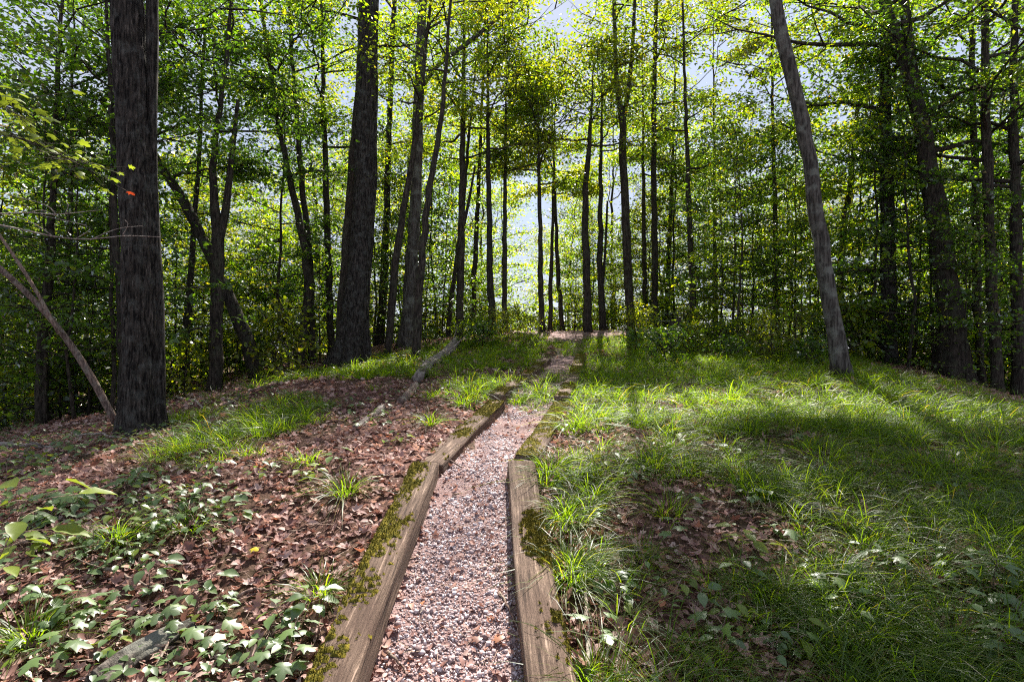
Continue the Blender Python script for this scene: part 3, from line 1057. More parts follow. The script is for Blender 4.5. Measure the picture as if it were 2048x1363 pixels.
LANDMARKS = [('massive furrowed trunk', 287, 8.3), ('tallest straight trunk', 702, 12.8), ('pale lichen mottled trunk', 815, 13),
             ('leaning mottled grey trunk', 1686, 9.2), ('forked dark left tree', 430, 12.2), ('crooked left leaning tree', 500, 13.2),
             ('close pair of dark trunks', 612, 15.2), ('trunk behind the dead pole', 88, 10.6), ('slim tilted left trunk', 365, 14),
             ('wide V forked tree', 1260, 19), ('straight trunk at the path end', 1177, 18.2), ('forked trunk in the centre', 919, 17.6),
             ('thicker central trunk', 985, 17.2), ('trunk left of the bright gap', 1009, 18.6), ('trunk right of the bright gap', 1083, 18.6),
             ('lone slender trunk by the stump', 1389, 18), ('thin trunk near the leaning one', 1556, 17), ('stout upright right trunk', 1777, 13.6),
             ('thick double stemmed tree', 1905, 12.8), ('trunk pair near the right edge', 1980, 12.9), ('trunk at the right edge', 2036, 12.6),
             ('slim trunk beside the tallest', 763, 13.2), ('tall trunk by the V fork', 1311, 20), ('thin crooked left trunk', 120, 12.5)]


def relate(x, y, marks=None):
    """where a thing stands, told by the nearest thing one can find"""
    px = CX + x / y * FPX
    best = min(marks or LANDMARKS, key=lambda m: abs(m[1] - px) + abs(m[2] - y) * 9)
    dx, dd = px - best[1], (y - best[2]) * FPX / max(y, 2) * .25
    if abs(dx) < 16:
        rel = 'right behind' if dd > 0 else 'right in front of'
    else:
        side = 'right' if dx > 0 else 'left'
        far_ = abs(dx) > 60
        rel = f"{'well ' if far_ else 'just '}{side} of"
        if y > best[2] + 7:
            rel = f'far behind and {side} of'
        elif y > best[2] + 2.5:
            rel = f'behind and {side} of'
    return f'{rel} the {best[0]}'


# --- woods beyond the crest
far = [proto('far_tree', 12 + q, .11 + .01 * q, 1.2 + .3 * q, 3.0, 26, 6500, 300 + q, [M_LEAF, M_LEAF_Y, M_LEAF][q % 3], M_BARK_DARK, .16, LEAF_SIMPLE, .32, .42, 5, 60, 'round') for q in range(5)]
rs = np.random.default_rng(77)
spots = []
FARLAB = {'l': ('slim tree in the hazy far woods beyond the slope on the left', 'far woods on the left slope'),
          'c': ('slim tree in the far woods beyond the crest, behind the central stand', 'far woods behind the central stand'),
          'r': ('slim tree in the far woods beyond the crest, right of the path', 'far woods right of the path')}
for px in np.linspace(-40, 2090, 42):
    if 1025 < px < 1085:
        continue
    d = rs.uniform(24, 38) if not 1000 < px < 1600 else rs.uniform(29, 40)
    x = (px + rs.uniform(-25, 25) - CX) / FPX * d
    key = 'l' if px < 640 else ('c' if px < 1150 else 'r')
    sc = rs.uniform(.75, 1.15)
    if 940 < px < 1220:
        sc *= .78
    elif 1220 <= px < 1600:
        sc *= .85
    kq = int(rs.integers(5))
    spots.append((kq, x, d, rs.uniform(0, 6.28), sc, f"{['slim', 'yellowish', 'green', 'tall', 'tallest'][kq]} background tree {relate(x, d)}", FARLAB[key][1]))
place(far, spots)

# --- understory saplings with layered sprays of leaves
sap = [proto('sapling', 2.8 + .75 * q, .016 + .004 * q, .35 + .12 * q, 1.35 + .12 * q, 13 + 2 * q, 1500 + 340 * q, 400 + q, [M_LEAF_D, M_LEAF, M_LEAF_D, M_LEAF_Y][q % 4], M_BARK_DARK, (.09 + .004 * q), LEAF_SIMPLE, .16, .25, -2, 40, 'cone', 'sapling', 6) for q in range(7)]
SZ = [  # px range, depth range, count, label, group
    (-60, 235, 10.5, 18, 24, 'layered leafy sapling in the dark thicket left of the massive furrowed trunk', 'thicket left of the massive trunk'),
    (330, 660, 15.0, 24, 26, 'leafy sapling in the shaded thicket between the massive trunk and the tallest straight trunk', 'thicket behind the left slope'),
    (740, 1010, 18.5, 26, 16, 'bright leafy sapling among the trunks of the central stand', 'saplings in the central stand'),
    (1110, 1420, 21, 28, 18, 'bright leafy sapling beyond the crest right of the path end', 'saplings beyond the crest'),
    (1440, 1640, 14, 22, 15, 'leafy sapling in the wall of leaves left of the leaning mottled trunk', 'saplings left of the leaning trunk'),
    (1720, 2110, 11.5, 18, 26, 'layered leafy sapling in the dark thicket right of the leaning mottled trunk', 'thicket right of the leaning trunk'),
]
spots = []
for a, b, d0, d1, n, lab, grp in SZ:
    for q in range(n):
        px = a + (b - a) * (q + rs.uniform(.1, .9)) / n
        d = rs.uniform(d0, d1)
        kq, x_ = int(rs.integers(7)), (px - CX) / FPX * d
        adj = ['very low dark', 'low bright green', 'medium dark', 'medium yellowish', 'fairly tall dark', 'tall bright green', 'tallest dark'][kq]
        spots.append((kq, x_, d, rs.uniform(0, 6.28), rs.uniform(.8, 1.35), f'{adj} sapling {relate(x_, d)}', grp))
place(sap, spots)

# --- low shrubs near the crest
shrub = [proto('shrub', .55 + .15 * q, .008, .05, .42, 12, 420, 500 + q, [M_LEAF_D, M_LEAF, M_LEAF_Y][q], M_BARK_DARK, .075, LEAF_OVAL, .5, .1, 15, 60, 'round', 'shrub', 5) for q in range(3)]
SH = []
LAB_S = ('low leafy shrub in the dark undergrowth at the crest left of the path', 'shrubs at the crest left of the path')
LAB_T = ('low leafy shrub in the clump around the broken stump', 'shrubs around the broken stump')
LAB_U = ('low shrub at the foot of the woods behind the leaning mottled trunk', 'shrubs right of the stump')
for px, py in [(880, 668), (905, 676), (935, 672), (955, 682), (985, 676), (1012, 684), (1040, 676), (1062, 668), (860, 700), (925, 692), (965, 695), (1000, 668)]:
    SH.append((px, py, *LAB_S))
for px, py in [(1258, 676), (1282, 690), (1300, 700), (1272, 705), (1318, 712), (1376, 690), (1392, 704), (1368, 712), (1330, 724), (1402, 678), (1290, 672)]:
    SH.append((px, py, *LAB_T))
for px, py in [(1425, 690), (1440, 712), (1478, 700), (1520, 716), (1545, 726), (1590, 718), (1620, 735), (1462, 726)]:
    SH.append((px, py, *LAB_U))
spots = []
BUSH = [(640, 1110, 20.5, 26, 26, 'leafy bush behind the central stand, just beyond the crest', 'bushes behind the central stand'),
        (1110, 1640, 20.5, 27, 24, 'sunlit bush beyond the crest on the right of the path', 'bushes beyond the crest on the right'),
        (1640, 2090, 12.5, 19, 26, 'shaded bush on the ground of the right hand thicket', 'bushes in the right thicket'),
        (-40, 640, 10.5, 20, 26, 'shaded bush on the ground of the left hand thicket', 'bushes in the left thicket')]
for a, b, d0, d1, n, lab, grp in BUSH:
    for q in range(n):
        px = a + (b - a) * (q + rs.uniform(.1, .9)) / n
        d = rs.uniform(d0, d1)
        kq, x_, sc = int(rs.integers(3)), (px - CX) / FPX * d, rs.uniform(1.1, 1.9)
        adj = ('big ' if sc > 1.5 else 'small ') + ['dark', 'green', 'yellowish'][kq]
        spots.append((kq, x_, d, rs.uniform(0, 6.28), sc, f'{adj} bush {relate(x_, d)}', grp))
for px, py, lab, grp in SH:
    g = gpx(px, py)
    kq = int(rs.integers(3))
    spots.append((kq, g[0], g[1], rs.uniform(0, 6.28), rs.uniform(.75, 1.15), f"{['low dark', 'low green', 'low yellowish'][kq]} shrub {relate(g[0], g[1], LANDMARKS + [('broken stump', 1346, 13.5), ('fallen log top', 914, 14.0)])}", grp))
place(shrub, spots)

# ---------------------------------------------------------------- grass
def blades(P, az, L, w, r, arch=1.0):
    n = len(P)
    S = 4
    t = np.linspace(0, 1, S + 1)
    lean = r.uniform(.25, .92, n) * arch
    hx = L[:, None] * (lean[:, None] * t + .55 * lean[:, None] * t ** 2)
    hz = L[:, None] * (np.sqrt(np.clip(1 - (lean * .8) ** 2, .1, 1))[:, None] * t - (.25 + .5 * lean[:, None]) * t ** 2.2)
    d = np.stack([np.cos(az), np.sin(az)], 1)
    sx = np.stack([-np.sin(az), np.cos(az)], 1)
    ctr = np.empty((n, S + 1, 3))
    ctr[:, :, :2] = P[:, None, :2] + hx[..., None] * d[:, None]
    ctr[:, :, 2] = P[:, None, 2] + hz
    ww = w[:, None] * np.array([.8, 1, .85, .55])[None] * .5
    tw = r.normal(0, .35, n)
    off = np.zeros((n, S, 3))
    off[:, :, :2] = ww[..., None] * sx[:, None]
    off[:, :, 2] = ww * tw[:, None]
    Lv, Rv = ctr[:, :S] - off, ctr[:, :S] + off
    V = np.concatenate([Lv, Rv, ctr[:, S:]], 1)       # 4 + 4 + 1
    f = []
    for s in range(S - 1):
        f += [[s, S + s, S + s + 1], [s, S + s + 1, s + 1]]
    f.append([S - 1, 2 * S - 1, 2 * S])
    F = (np.array(f)[None] + (np.arange(n) * (2 * S + 1))[:, None, None]).reshape(-1, 3)
    return V.reshape(-1, 3), F


def grass_dens(x, y):
    u = x - pcx(y)
    nz = fnoise(x, y, .9, 61)
    right = .10 + .90 * smooth(.43, .55, nz + .15 * smooth(1.2, 2.2, u) + .17 * smooth(3.6, 4.6, y))
    bare = smooth(.38, .58, fnoise(x, y, .7, 67)) * smooth(4.2, 3.6, y) * smooth(1.9, 1.1, u)
    right = right * (1 - .75 * bare)
    left = .9 * smooth(.60, .68, nz + .16 * smooth(8, 10.5, y) + .15 * smooth(4.4, 5.6, y) * smooth(-4.0, -2.6, u) - .02)
    left = left * smooth(-7, -4, u)
    d = np.where(u > 0, right, left)
    edge = pwid(y) + .26
    d = np.where(np.abs(u) < edge, np.where(y > 7.5, .75 * smooth(.42, .52, nz), .0), d)
    d = d * smooth(18, 15, y) * np.where(u > 5, smooth(7.5, 5, u), 1)
    return d


def tuft_set(x, y, per, L0, w0, r):
    n = len(x)
    k = np.repeat(np.arange(n), per)
    m = len(k)
    sp = .035 + .012 * np.sqrt(L0)
    bx = x[k] + r.normal(0, sp, m)
    by = y[k] + r.normal(0, sp, m)
    P = np.stack([bx, by, ground(bx, by) - .005], 1)
    az = np.arctan2(by - y[k], bx - x[k]) + r.normal(0, .5, m)
    # most tufts sweep towards the light-facing downhill side
    sw = 6.283 * vnoise(x, y, 2.5, 71)[k] * .5 - 2.6
    az = np.where(r.random(m) < .25, sw + r.normal(0, .5, m), az)
    ts = np.exp(r.normal(0, .32, n))[k]
    L = L0 * ts * r.uniform(.55, 1.15, m)
    return blades(P, az, L, w0 * r.uniform(.7, 1.3, m), r)


rg = np.random.default_rng(5)
x1, y1 = scatter(2700, grass_dens, 6.5, 1.7)
x2, y2 = scatter(3000, lambda x, y: grass_dens(x, y) * (y > 5.5), 18, 4.5)
# thicken the far band, where scatter() thins out
y3 = 6.5 + 10 * rg.random(3400)
x3 = pcx(y3) - 5 + 12 * rg.random(3400)
k3 = rg.random(3400) < grass_dens(x3, y3)
x3, y3 = x3[k3], y3[k3]
print('tufts', len(x1), len(x2), len(x3))
V, F = cat_vf([tuft_set(x1, y1, 58, .30, .0044, rg), tuft_set(x2, y2, 34, .29, .006, rg), tuft_set(x3, y3, 22, .27, .008, rg)])
print('grass tris', len(F))
tag(link('grass', mesh('grass', V, F, M_GRASS)), 'arching green woodland sedge on both sides of the path', 'grass', None, 'stuff')

TUFT = [
    (1128, 1042, 150, .30, 'bushy grass tuft hanging over the middle of the nearest right timber'),
    (1136, 1165, 130, .30, 'grass tuft sprawling sideways across the nearest right timber'),
    (1098, 948, 130, .28, 'thick grass tuft beside the joint of the first and second right timbers'),
    (1040, 800, 110, .24, 'grass tuft growing on the path beside the third left timber'),
    (1064, 822, 80, .18, 'short grass tuft growing in the middle of the gravel path'),
    (925, 812, 110, .30, 'grass tuft touching the outer side of the second left timber near its far end'),
    (862, 850, 110, .30, 'drooping grass tuft left of the second left timber'),
    (690, 990, 130, .32, 'fine grass tuft left of the nearest left timber among pale seedlings'),
    (640, 1190, 110, .24, 'grass tuft at the outer edge of the nearest left timber'),
    (235, 1085, 130, .32, 'arching grass tuft by the sticks on the left'),
    (380, 1060, 110, .28, 'second grass tuft right of the one by the sticks on the left'),
    (60, 1290, 200, .34, 'large bright grass tuft in the bottom left corner'),
    (590, 800, 120, .30, 'sunlit grass tuft on the small bank below the tallest straight trunk'),
]
for px, py, nb, L, lab in TUFT:
    g = gpx(px, py)
    n = nb
    a = rg.random(n) * 6.283
    rr = np.sqrt(rg.random(n)) * .07
    P = np.stack([g[0] + np.cos(a) * rr, g[1] + np.sin(a) * rr, np.zeros(n)], 1)
    P[:, 2] = ground(P[:, 0], P[:, 1]) + (.0 if abs(g[0] - pcx(g[1])) > .6 else -.01)
    V, F = blades(P - g, a + rg.normal(0, .5, n), L * rg.uniform(.6, 1.25, n), .0048 * rg.uniform(.7, 1.3, n) * (1 + .06 * max(0, g[1] - 4)), rg, 1.1)
    tag(link('grass_tuft', mesh('grass_tuft', V, F, M_GRASS), None, tuple(g)), lab, 'grass tuft', 'single grass tufts by the path')

# ---------------------------------------------------------------- small plants, leaf by leaf
def leaf_mesh(name, tmpl, mat, sub=1):
    T, F = tmpl
    return mesh(name, T, F, mat, False)


LM = {'oval': leaf_mesh('leaf_oval', LEAF_FINE, M_PLANT), 'maple': leaf_mesh('leaf_maple', LEAF_MAPLE, M_PLANT),
      'oval_y': leaf_mesh('leaf_oval_yellow', LEAF_FINE, M_PLANT_Y), 'maple_y': leaf_mesh('leaf_maple_yellow', LEAF_MAPLE, M_PLANT_Y),
      'maple_r': leaf_mesh('leaf_maple_red', LEAF_MAPLE, M_RED)}
rp = np.random.default_rng(9)


def orient(axis, nrm, s):
    ax = unit(axis)
    sd = unit(np.cross(nrm, ax))
    up = np.cross(ax, sd)
    return Matrix([[ax[0] * s, sd[0] * s, up[0] * s], [ax[1] * s, sd[1] * s, up[1] * s], [ax[2] * s, sd[2] * s, up[2] * s]]).to_4x4()


def plant(name, g, nleaf, h, size, kind, label, group=None, spread=.08, cat='plant', lean=None):
    """stem + petioles as one part, every leaf a part of its own"""
    e = empty(name, tuple(g), label, cat, group)
    m = 6
    t = np.linspace(0, 1, m)
    ld = rp.normal(0, .3, 2) if lean is None else np.array(lean)
    S = np.stack([ld[0] * h * t ** 1.5, ld[1] * h * t ** 1.5, h * t - .02], 1)
    tubes = [tube(S, .0035 * (1 - .5 * t), 5)]
    for k in range(nleaf):
        tt = 1 - .55 * (k / max(1, nleaf)) * rp.uniform(.8, 1.1) if k else 1
        st = np.array([np.interp(tt, t, S[:, c]) for c in range(3)])
        a = k * 2.4 + rp.uniform(-.4, .4)
        pl = spread * rp.uniform(.4, 1.1)
        end = st + [math.cos(a) * pl, math.sin(a) * pl, rp.uniform(-.01, .03)]
        tubes.append(tube(np.array([st, (st + end) / 2 + [0, 0, .008], end]), [.0016, .0014, .0012], 4))
        ax = np.array([math.cos(a), math.sin(a), rp.uniform(-.35, .1)])
        nr = np.array([0, 0, 1.]) + rp.normal(0, .22, 3)
        o = link('leaf', LM[kind], e)
        M = orient(ax, nr, size * rp.uniform(.7, 1.2))
        M.translation = Vector(end)
        o.matrix_basis = M
    V, F = cat_vf(tubes)
    link('stem', mesh('stem', V, F, M_STICK, True), e)
    return e


NAMED = [
    (1360, 1090, 5, .16, .085, 'maple', 'pale broad leaved seedling alone in the shaded grass right of the path'),
    (1275, 985, 9, .17, .07, 'oval', 'bluish seedling cluster in the dark grass right of the nearest timber'),
    (1530, 850, 4, .18, .075, 'oval', 'two pale leaves standing over the sunlit grass below the leaning trunk'),
    (1030 + 95, 872, 9, .16, .06, 'oval', 'bright leafy plant beside the mossy second right timber'),
    (1175, 1195, 4, .06, .07, 'maple', 'small pale maple seedling at the outer edge of the nearest right timber'),
    (1985, 1190, 7, .24, .09, 'oval', 'tall rounded leaf seedling near the right edge of the foreground'),
    (1925, 1245, 5, .14, .08, 'oval', 'low seedling left of the tall rounded leaf one in the right foreground'),
    (2010, 1330, 6, .12, .08, 'oval', 'seedling in the bottom right corner'),
    (1545, 1310, 3, .12, .05, 'oval', 'tiny two leaf sprout in the bottom right grass'),
    (1960, 770, 16, .30, .12, 'oval', 'spreading leafy plant in the shade under the right hand trunks'),
    (140, 1260, 9, .16, .11, 'maple', 'big pale leaved plant in the bright grass at bottom left'),
    (100, 1345, 7, .14, .10, 'maple', 'lobed leaf plant at the very bottom left'),
    (395, 1215, 8, .17, .085, 'oval', 'dark leaved plant standing in the litter left of the nearest left timber'),
    (610, 1235, 9, .16, .09, 'oval', 'leafy plant leaning on the mossy edge of the nearest left timber'),
    (560, 1350, 9, .12, .08, 'maple', 'seedling clump at the bottom edge left of the nearest left timber'),
    (860, 760, 12, .34, .11, 'maple_y', 'glowing yellow green maple seedling in front of the fallen log'),
    (795, 730, 9, .30, .11, 'maple_y', 'yellow green seedling at the foot of the pale mottled trunk'),
    (1330, 645, 9, .45, .16, 'maple_y', 'bright yellow green sprig beside the broken stump'),
    (430, 880, 10, .2, .10, 'oval', 'sunlit pale leaved plant right of the massive furrowed trunk base'),
    (380, 850, 9, .22, .10, 'oval_y', 'pale yellow plant behind the sunlit one right of the massive trunk'),
]
for px, py, nl, h, sz, kd, lab in NAMED:
    g = gpx(px, py)
    plant('seedling', g, nl, h, sz, kd, lab, None, .07, 'seedling')

# the big pale sprig entering from the left edge
e = plant('beech_sprig', np.array([-2.42, 2.5, float(ground(-2.42, 2.5))]), 16, .85, .135, 'oval_y', 'large pale pointed leaves of a sprig entering at the left edge', None, .2, 'seedling', (.34, .05))

rp2 = np.random.default_rng(19)
GM_PX = [('nearest left timber', 740, 1150), ('joint of the left timbers', 850, 930), ('second left timber', 930, 850), ('grass tuft by the sticks', 235, 1085),
         ('massive furrowed trunk base', 287, 870), ('rotten mossy log', 290, 1310), ('yellow fallen leaf', 505, 1112), ('bright bottom left grass', 60, 1290),
         ('fine grass tuft by the timber', 690, 990), ('large pale sprig at the left edge', 60, 1010), ('sunlit plant by the massive trunk', 430, 880), ('broken lower log piece', 735, 845),
         ('thin stick on the left slope', 470, 925), ('dark leaved plant in the litter', 395, 1215), ('bank below the tallest trunk', 600, 800), ('nearest right timber', 1130, 1150),
         ('joint of the right timbers', 1100, 920), ('pale seedling in the shaded grass', 1360, 1090), ('grey slab of dead wood', 1640, 1030), ('foot of the leaning mottled trunk', 1686, 760),
         ('rounded leaf seedling at the right', 1985, 1190), ('tiny two leaf sprout', 1545, 1310), ('bare patch near the right edge', 1900, 915), ('two pale leaves in sunny grass', 1530, 850),
         ('bluish seedling cluster', 1275, 985)]
GMARKS = [(nm, px, float(gpx(px, py)[1])) for nm, px, py in GM_PX]
LABP = {'l': ('small pale green seedling in the leaf litter of the left slope', 'seedlings on the left slope'),
        'm': ('small green seedling in the litter close to the left timbers', 'seedlings beside the left timbers'),
        'r': ('small seedling in the sunny grass right of the path', 'seedlings in the right hand grass')}
cnt = 0
tries = 0
while cnt < 290 and tries < 6000:
    tries += 1
    py = rp2.uniform(800, 1340)
    px = rp2.uniform(-10, 2050)
    g = gpx(px, py)
    u_ = g[0] - pcx(g[1])
    if abs(u_) < pwid(g[1]) + .3 or g[1] > 11:
        continue
    if u_ < 0:
        w = .9 * float(smooth(.34, .52, fnoise(g[0], g[1], 1.2, 91))) * (1.0 if py < 1120 else .3)
    else:
        w = .16
    if rp2.random() > w:
        continue
    key = 'r' if u_ > 0 else ('m' if u_ > -1.6 else 'l')
    kd = rp2.choice(['oval', 'maple', 'maple', 'oval_y'], p=[.45, .15, .12, .28])
    nl_ = int(rp2.integers(3, 8))
    kn = {'oval': 'oval', 'maple': 'lobed', 'oval_y': 'yellowish'}[str(kd)]
    lab = f"{['', '', '', 'three', 'four', 'five', 'six', 'seven'][nl_]}-leaved {kn} seedling {relate(g[0], g[1], GMARKS)}"
    plant('seedling', g, nl_, rp2.uniform(.06, .17), rp2.uniform(.055, .10), kd, lab, LABP[key][1], spread=.06, cat='seedling')
    cnt += 1
print('seedlings', cnt, tries)

# tiny ground-cover leaves, beyond counting
def cover_dens(x, y):
    u = x - pcx(y)
    return np.where(u < -.75, smooth(.46, .6, fnoise(x, y, 1.2, 91) + .07 * smooth(4.5, 6.5, y)), np.where(u > .75, .22 * smooth(.5, .6, fnoise(x, y, .8, 93)), 0))


x, y = scatter(19000, cover_dens, 14, 1.7)
n = len(x)
P = np.stack([x, y, ground(x, y) + rp2.uniform(.02, .13, n)], 1)
a_ = rp2.uniform(0, 6.28, n)
V, F = leaves(P, np.stack([np.cos(a_), np.sin(a_), rp2.uniform(-.4, .15, n)], 1), rp2.normal(0, .25, (n, 3)) + [0, 0, 1], rp2.uniform(.025, .06, n) * (1 + .04 * y), LEAF_OVAL)
tag(link('ground_cover', mesh('ground_cover', V, F, M_PLANT)), 'small pale green leaves of ground cover plants over the litter', 'ground cover', None, 'stuff')

# ---------------------------------------------------------------- sticks, logs, stumps
def stick(pts, w, label, name='fallen_stick', lift=.02, mat=None, twigs=0, group='fallen sticks', cat='stick', sides=7):
    """pts: photo pixels on the ground, w: thickness in photo pixels at the first point"""
    G = np.array([gpx(px, py) for px, py in pts])
    rad = w * 1.25 / 2 / FPX * G[0, 1]
    Q = resample(G, 14)
    r = np.random.default_rng(int(pts[0][0] * 7 + pts[0][1]))
    Q[:, 2] = np.maximum(Q[:, 2], ground(Q[:, 0], Q[:, 1])) + rad * .9 + .012 + lift * np.sin(np.linspace(.1, 3, 14)) ** 2
    Q += r.normal(0, rad * .35, Q.shape)
    base = Q[0].copy()
    parts = [tube(Q - base, rad * np.linspace(1, .45, 14), sides, .15, int(pts[0][0]))]
    for _ in range(twigs):
        k = r.integers(4, 12)
        L = r.uniform(.1, .35)
        P, rr = make_limb(Q[k] - base, r.uniform(0, 6.28), r.uniform(.1, .9), L, rad * .45, r, m=4)
        parts.append(tube(P, rr, 4))
    V, F = cat_vf(parts)
    o = link(name, mesh(name, V, F, mat or M_STICK, True), None, tuple(base))
    return tag(o, label, cat, group)


STICKS = [
    ([(0, 1115), (60, 1098), (128, 1080)], 9, 'thicker of the two sticks by the arching grass tuft on the left', M_STICK, 0),
    ([(0, 1098), (90, 1060), (190, 1024)], 5, 'long thin stick above the thicker one on the left', M_STICK, 1),
    ([(185, 1135), (230, 1165), (300, 1185)], 7, 'curved stick lying in the litter above the bright bottom left grass', M_STICK, 1),
    ([(225, 1322), (280, 1312), (345, 1308)], 10, 'reddish brown stick across the rotten log at bottom left', M_STICK, 0),
    ([(300, 1363), (330, 1320), (352, 1265)], 5, 'thin upright looking stick crossing the rotten log at bottom left', M_STICK, 0),
    ([(470, 1205), (510, 1196), (545, 1190)], 8, 'short stick left of the leafy plant on the nearest left timber', M_STICK, 0),
    ([(150, 875), (200, 876), (255, 882)], 5, 'pale straight stick in the shade before the massive furrowed trunk', M_TWIG, 0),
    ([(0, 894), (60, 903), (140, 903)], 8, 'fallen branch in deep shade at the left edge', M_TWIG, 1),
    ([(330, 795), (360, 800), (410, 822)], 4, 'pale arched stick right of the massive furrowed trunk base', M_TWIG, 0),
    ([(395, 880), (450, 920), (540, 945)], 5, 'thin stick among the pale seedlings on the left slope', M_STICK, 2),
    ([(450, 815), (500, 790), (545, 772)], 5, 'stick pointing up the bank below the crooked leaning tree', M_STICK, 0),
    ([(845, 915), (880, 922), (925, 942)], 5, 'dark twig lying from the left timber joint onto the gravel', M_STICK, 0),
    ([(1180, 1363), (1172, 1250), (1168, 1150)], 10, 'long pale stick lying beside the nearest right timber', M_TWIG, 0),
    ([(1205, 1350), (1225, 1300), (1255, 1262)], 6, 'short stick branching off right of the long pale one', M_TWIG, 0),
    ([(998, 1195), (1030, 1255), (1046, 1310)], 5, 'curved dark twig on the gravel by the nearest right timber', M_STICK, 0),
    ([(775, 1315), (800, 1345), (815, 1363)], 6, 'twig on the gravel at the bottom of the path', M_STICK, 0),
    ([(1800, 765), (1830, 790), (1865, 815)], 6, 'pale branched stick in the shade below the right hand trunks', M_TWIG, 3),
    ([(1655, 770), (1672, 790), (1690, 800)], 4, 'thin stick near the foot of the leaning mottled trunk', M_TWIG, 1),
    ([(1470, 715), (1488, 698), (1496, 688)], 4, 'pale crooked stick in the debris right of the broken stump', M_TWIG, 2),
    ([(1415, 668), (1450, 682), (1530, 700)], 4, 'long thin branch in the debris right of the broken stump', M_TWIG, 2),
    ([(1870, 905), (1920, 918), (1955, 925)], 5, 'dark stick in the bare patch near the right edge', M_STICK, 0),
    ([(1155, 965), (1180, 945), (1210, 930)], 4, 'thin twig in the grass right of the thick tuft at the timber joint', M_STICK, 0),
    ([(700, 610 + 90), (675, 690), (650, 655)], 3, 'thin dead twig standing by the tallest straight trunk', M_TWIG, 1),
]
for pts, w, lab, mt, tw in STICKS:
    stick(pts, w, lab, mat=mt, twigs=tw)
stick([(1582, 1018), (1640, 1032), (1692, 1044)], 12, 'weathered grey slab of dead wood in the shaded grass on the right', 'dead_wood', .01, M_TWIG, 0, None, 'dead wood', 9)


def log(pts, w0, w1, label, mat, name='fallen_log', lift=.6, branch=0):
    G = np.array([gpx(px, py) for px, py in pts])
    Q = resample(G, 60)
    rad = np.linspace(w0 / 2 / FPX * G[0, 1], w1 / 2 / FPX * G[-1, 1], 60)
    Q[:, 2] = ground(Q[:, 0], Q[:, 1]) + rad * lift
    base = Q[0].copy()
    V, F = tube(Q - base, rad, 48, .22, int(pts[0][0]), 0, True, .012)
    o = link(name, mesh(name, V, F, mat, True), None, tuple(base))
    r = np.random.default_rng(int(pts[0][1]))
    for _ in range(branch):
        k = r.integers(15, 55)
        P, rr = make_limb(Q[k] - base, r.uniform(0, 6.28), r.uniform(.2, 1), r.uniform(.3, .8), rad[k] * .3, r, m=5)
        V, F = tube(P, rr, 5)
        link('branch_stub', mesh('branch_stub', V, F, mat, True), o)
    return tag(o, label, 'log', 'fallen logs')


log([(835, 765), (870, 728), (914, 690)], 22, 17, 'pale fallen log sloping up the bank left of the far timbers', M_TWIG, lift=.9, branch=2)
log([(712, 860), (742, 838), (765, 820)], 12, 14, 'broken grey lower piece of the fallen log left of the timbers', M_TWIG, lift=.6)
log([(800, 808), (815, 795), (832, 778)], 14, 17, 'short pinkish middle piece of the broken fallen log', M_STICK, lift=.6)
log([(190, 1385), (260, 1330), (385, 1262)], 62, 36, 'rotten mossy log sunk in the litter at bottom left', M_BARK_GREY, lift=.25)
log([(20, 850), (110, 838), (240, 818)], 18, 14, 'mossy log lying in deep shade behind the leaning dead pole', M_BARK_DARK, lift=.6)


def stump(px, py, w, hpx, label, seed):
    g = gpx(px, py)
    d = g[1]
    r0, H = w / 2 / FPX * d, hpx / FPX * d
    s = 16
    a = np.arange(s) * 2 * np.pi / s
    V, F = tube(np.stack([np.linspace(0, .06, 8), np.zeros(8), np.linspace(-.08, H, 8)], 1), r0 * np.linspace(1.25, .9, 8), s, .18, seed, .4)
    top = slice(7 * s, 8 * s)
    V[top, 2] += (np.random.default_rng(seed).random(s) - .35) * H * .35
    V[8 * s, 2] = H * .82
    e = empty('tree_stump', tuple(g), label, 'stump')
    link('trunk', mesh('trunk', V, F, M_BARK_DARK, True), e)
    return e


stump(1346, 690, 24, 50, 'broken dark stump among shrubs near the crest', 3)
stump(1372, 672, 18, 44, 'second darker stump just behind the broken one', 8)
stump(1801, 812, 8, 20, 'small black stub sticking up in the shaded grass at right', 5)

# leaning dead poles at the left
def pole(pts, d0, d1, w0, w1, label, grounded=True):
    P = np.array([[*ray(px, py, d0 + (d1 - d0) * k / (len(pts) - 1)), 0] for k, (px, py) in enumerate(pts)])
    if grounded:
        P[0, 2] = ground(P[0, 0], P[0, 1]) - .03
    Q = resample(P, 16)[:, :3]
    base = Q[0].copy()
    V, F = tube(Q - base, np.linspace(w0, w1, 16) / 2 / FPX * d0, 8, .12, 4)
    tag(link('dead_pole', mesh('dead_pole', V, F, M_STICK, True), None, tuple(base)), label, 'dead branch', 'leaning dead poles')


pole([(236, 832), (165, 720), (90, 620), (0, 535), (-90, 460)], 8.2, 7.4, 14, 9, 'thick dead pole leaning left from near the massive furrowed trunk')
pole([(118, 668), (70, 575), (0, 470), (-60, 390)], 7.75, 7.4, 7, 5, 'thin dead pole rising from the thick leaning pole', False)

# bare dead twigs reaching in from the left
def dead_branch(lines, d, label):
    parts, base = [], None
    for pts, w in lines:
        P = np.array([[*ray(px, py, d + .0012 * px)] for px, py in pts])
        Q = resample(P, max(6, 3 * len(pts)))
        if base is None:
            base = Q[0].copy()
        parts.append(tube(Q - base, np.linspace(w, max(1.1, w * .35), len(Q)) / 2 / FPX * d, 5))
    V, F = cat_vf(parts)
    tag(link('dead_branch', mesh('dead_branch', V, F, M_TWIG, True), None, tuple(base)), label, 'dead branch', 'bare dead branches at the left')


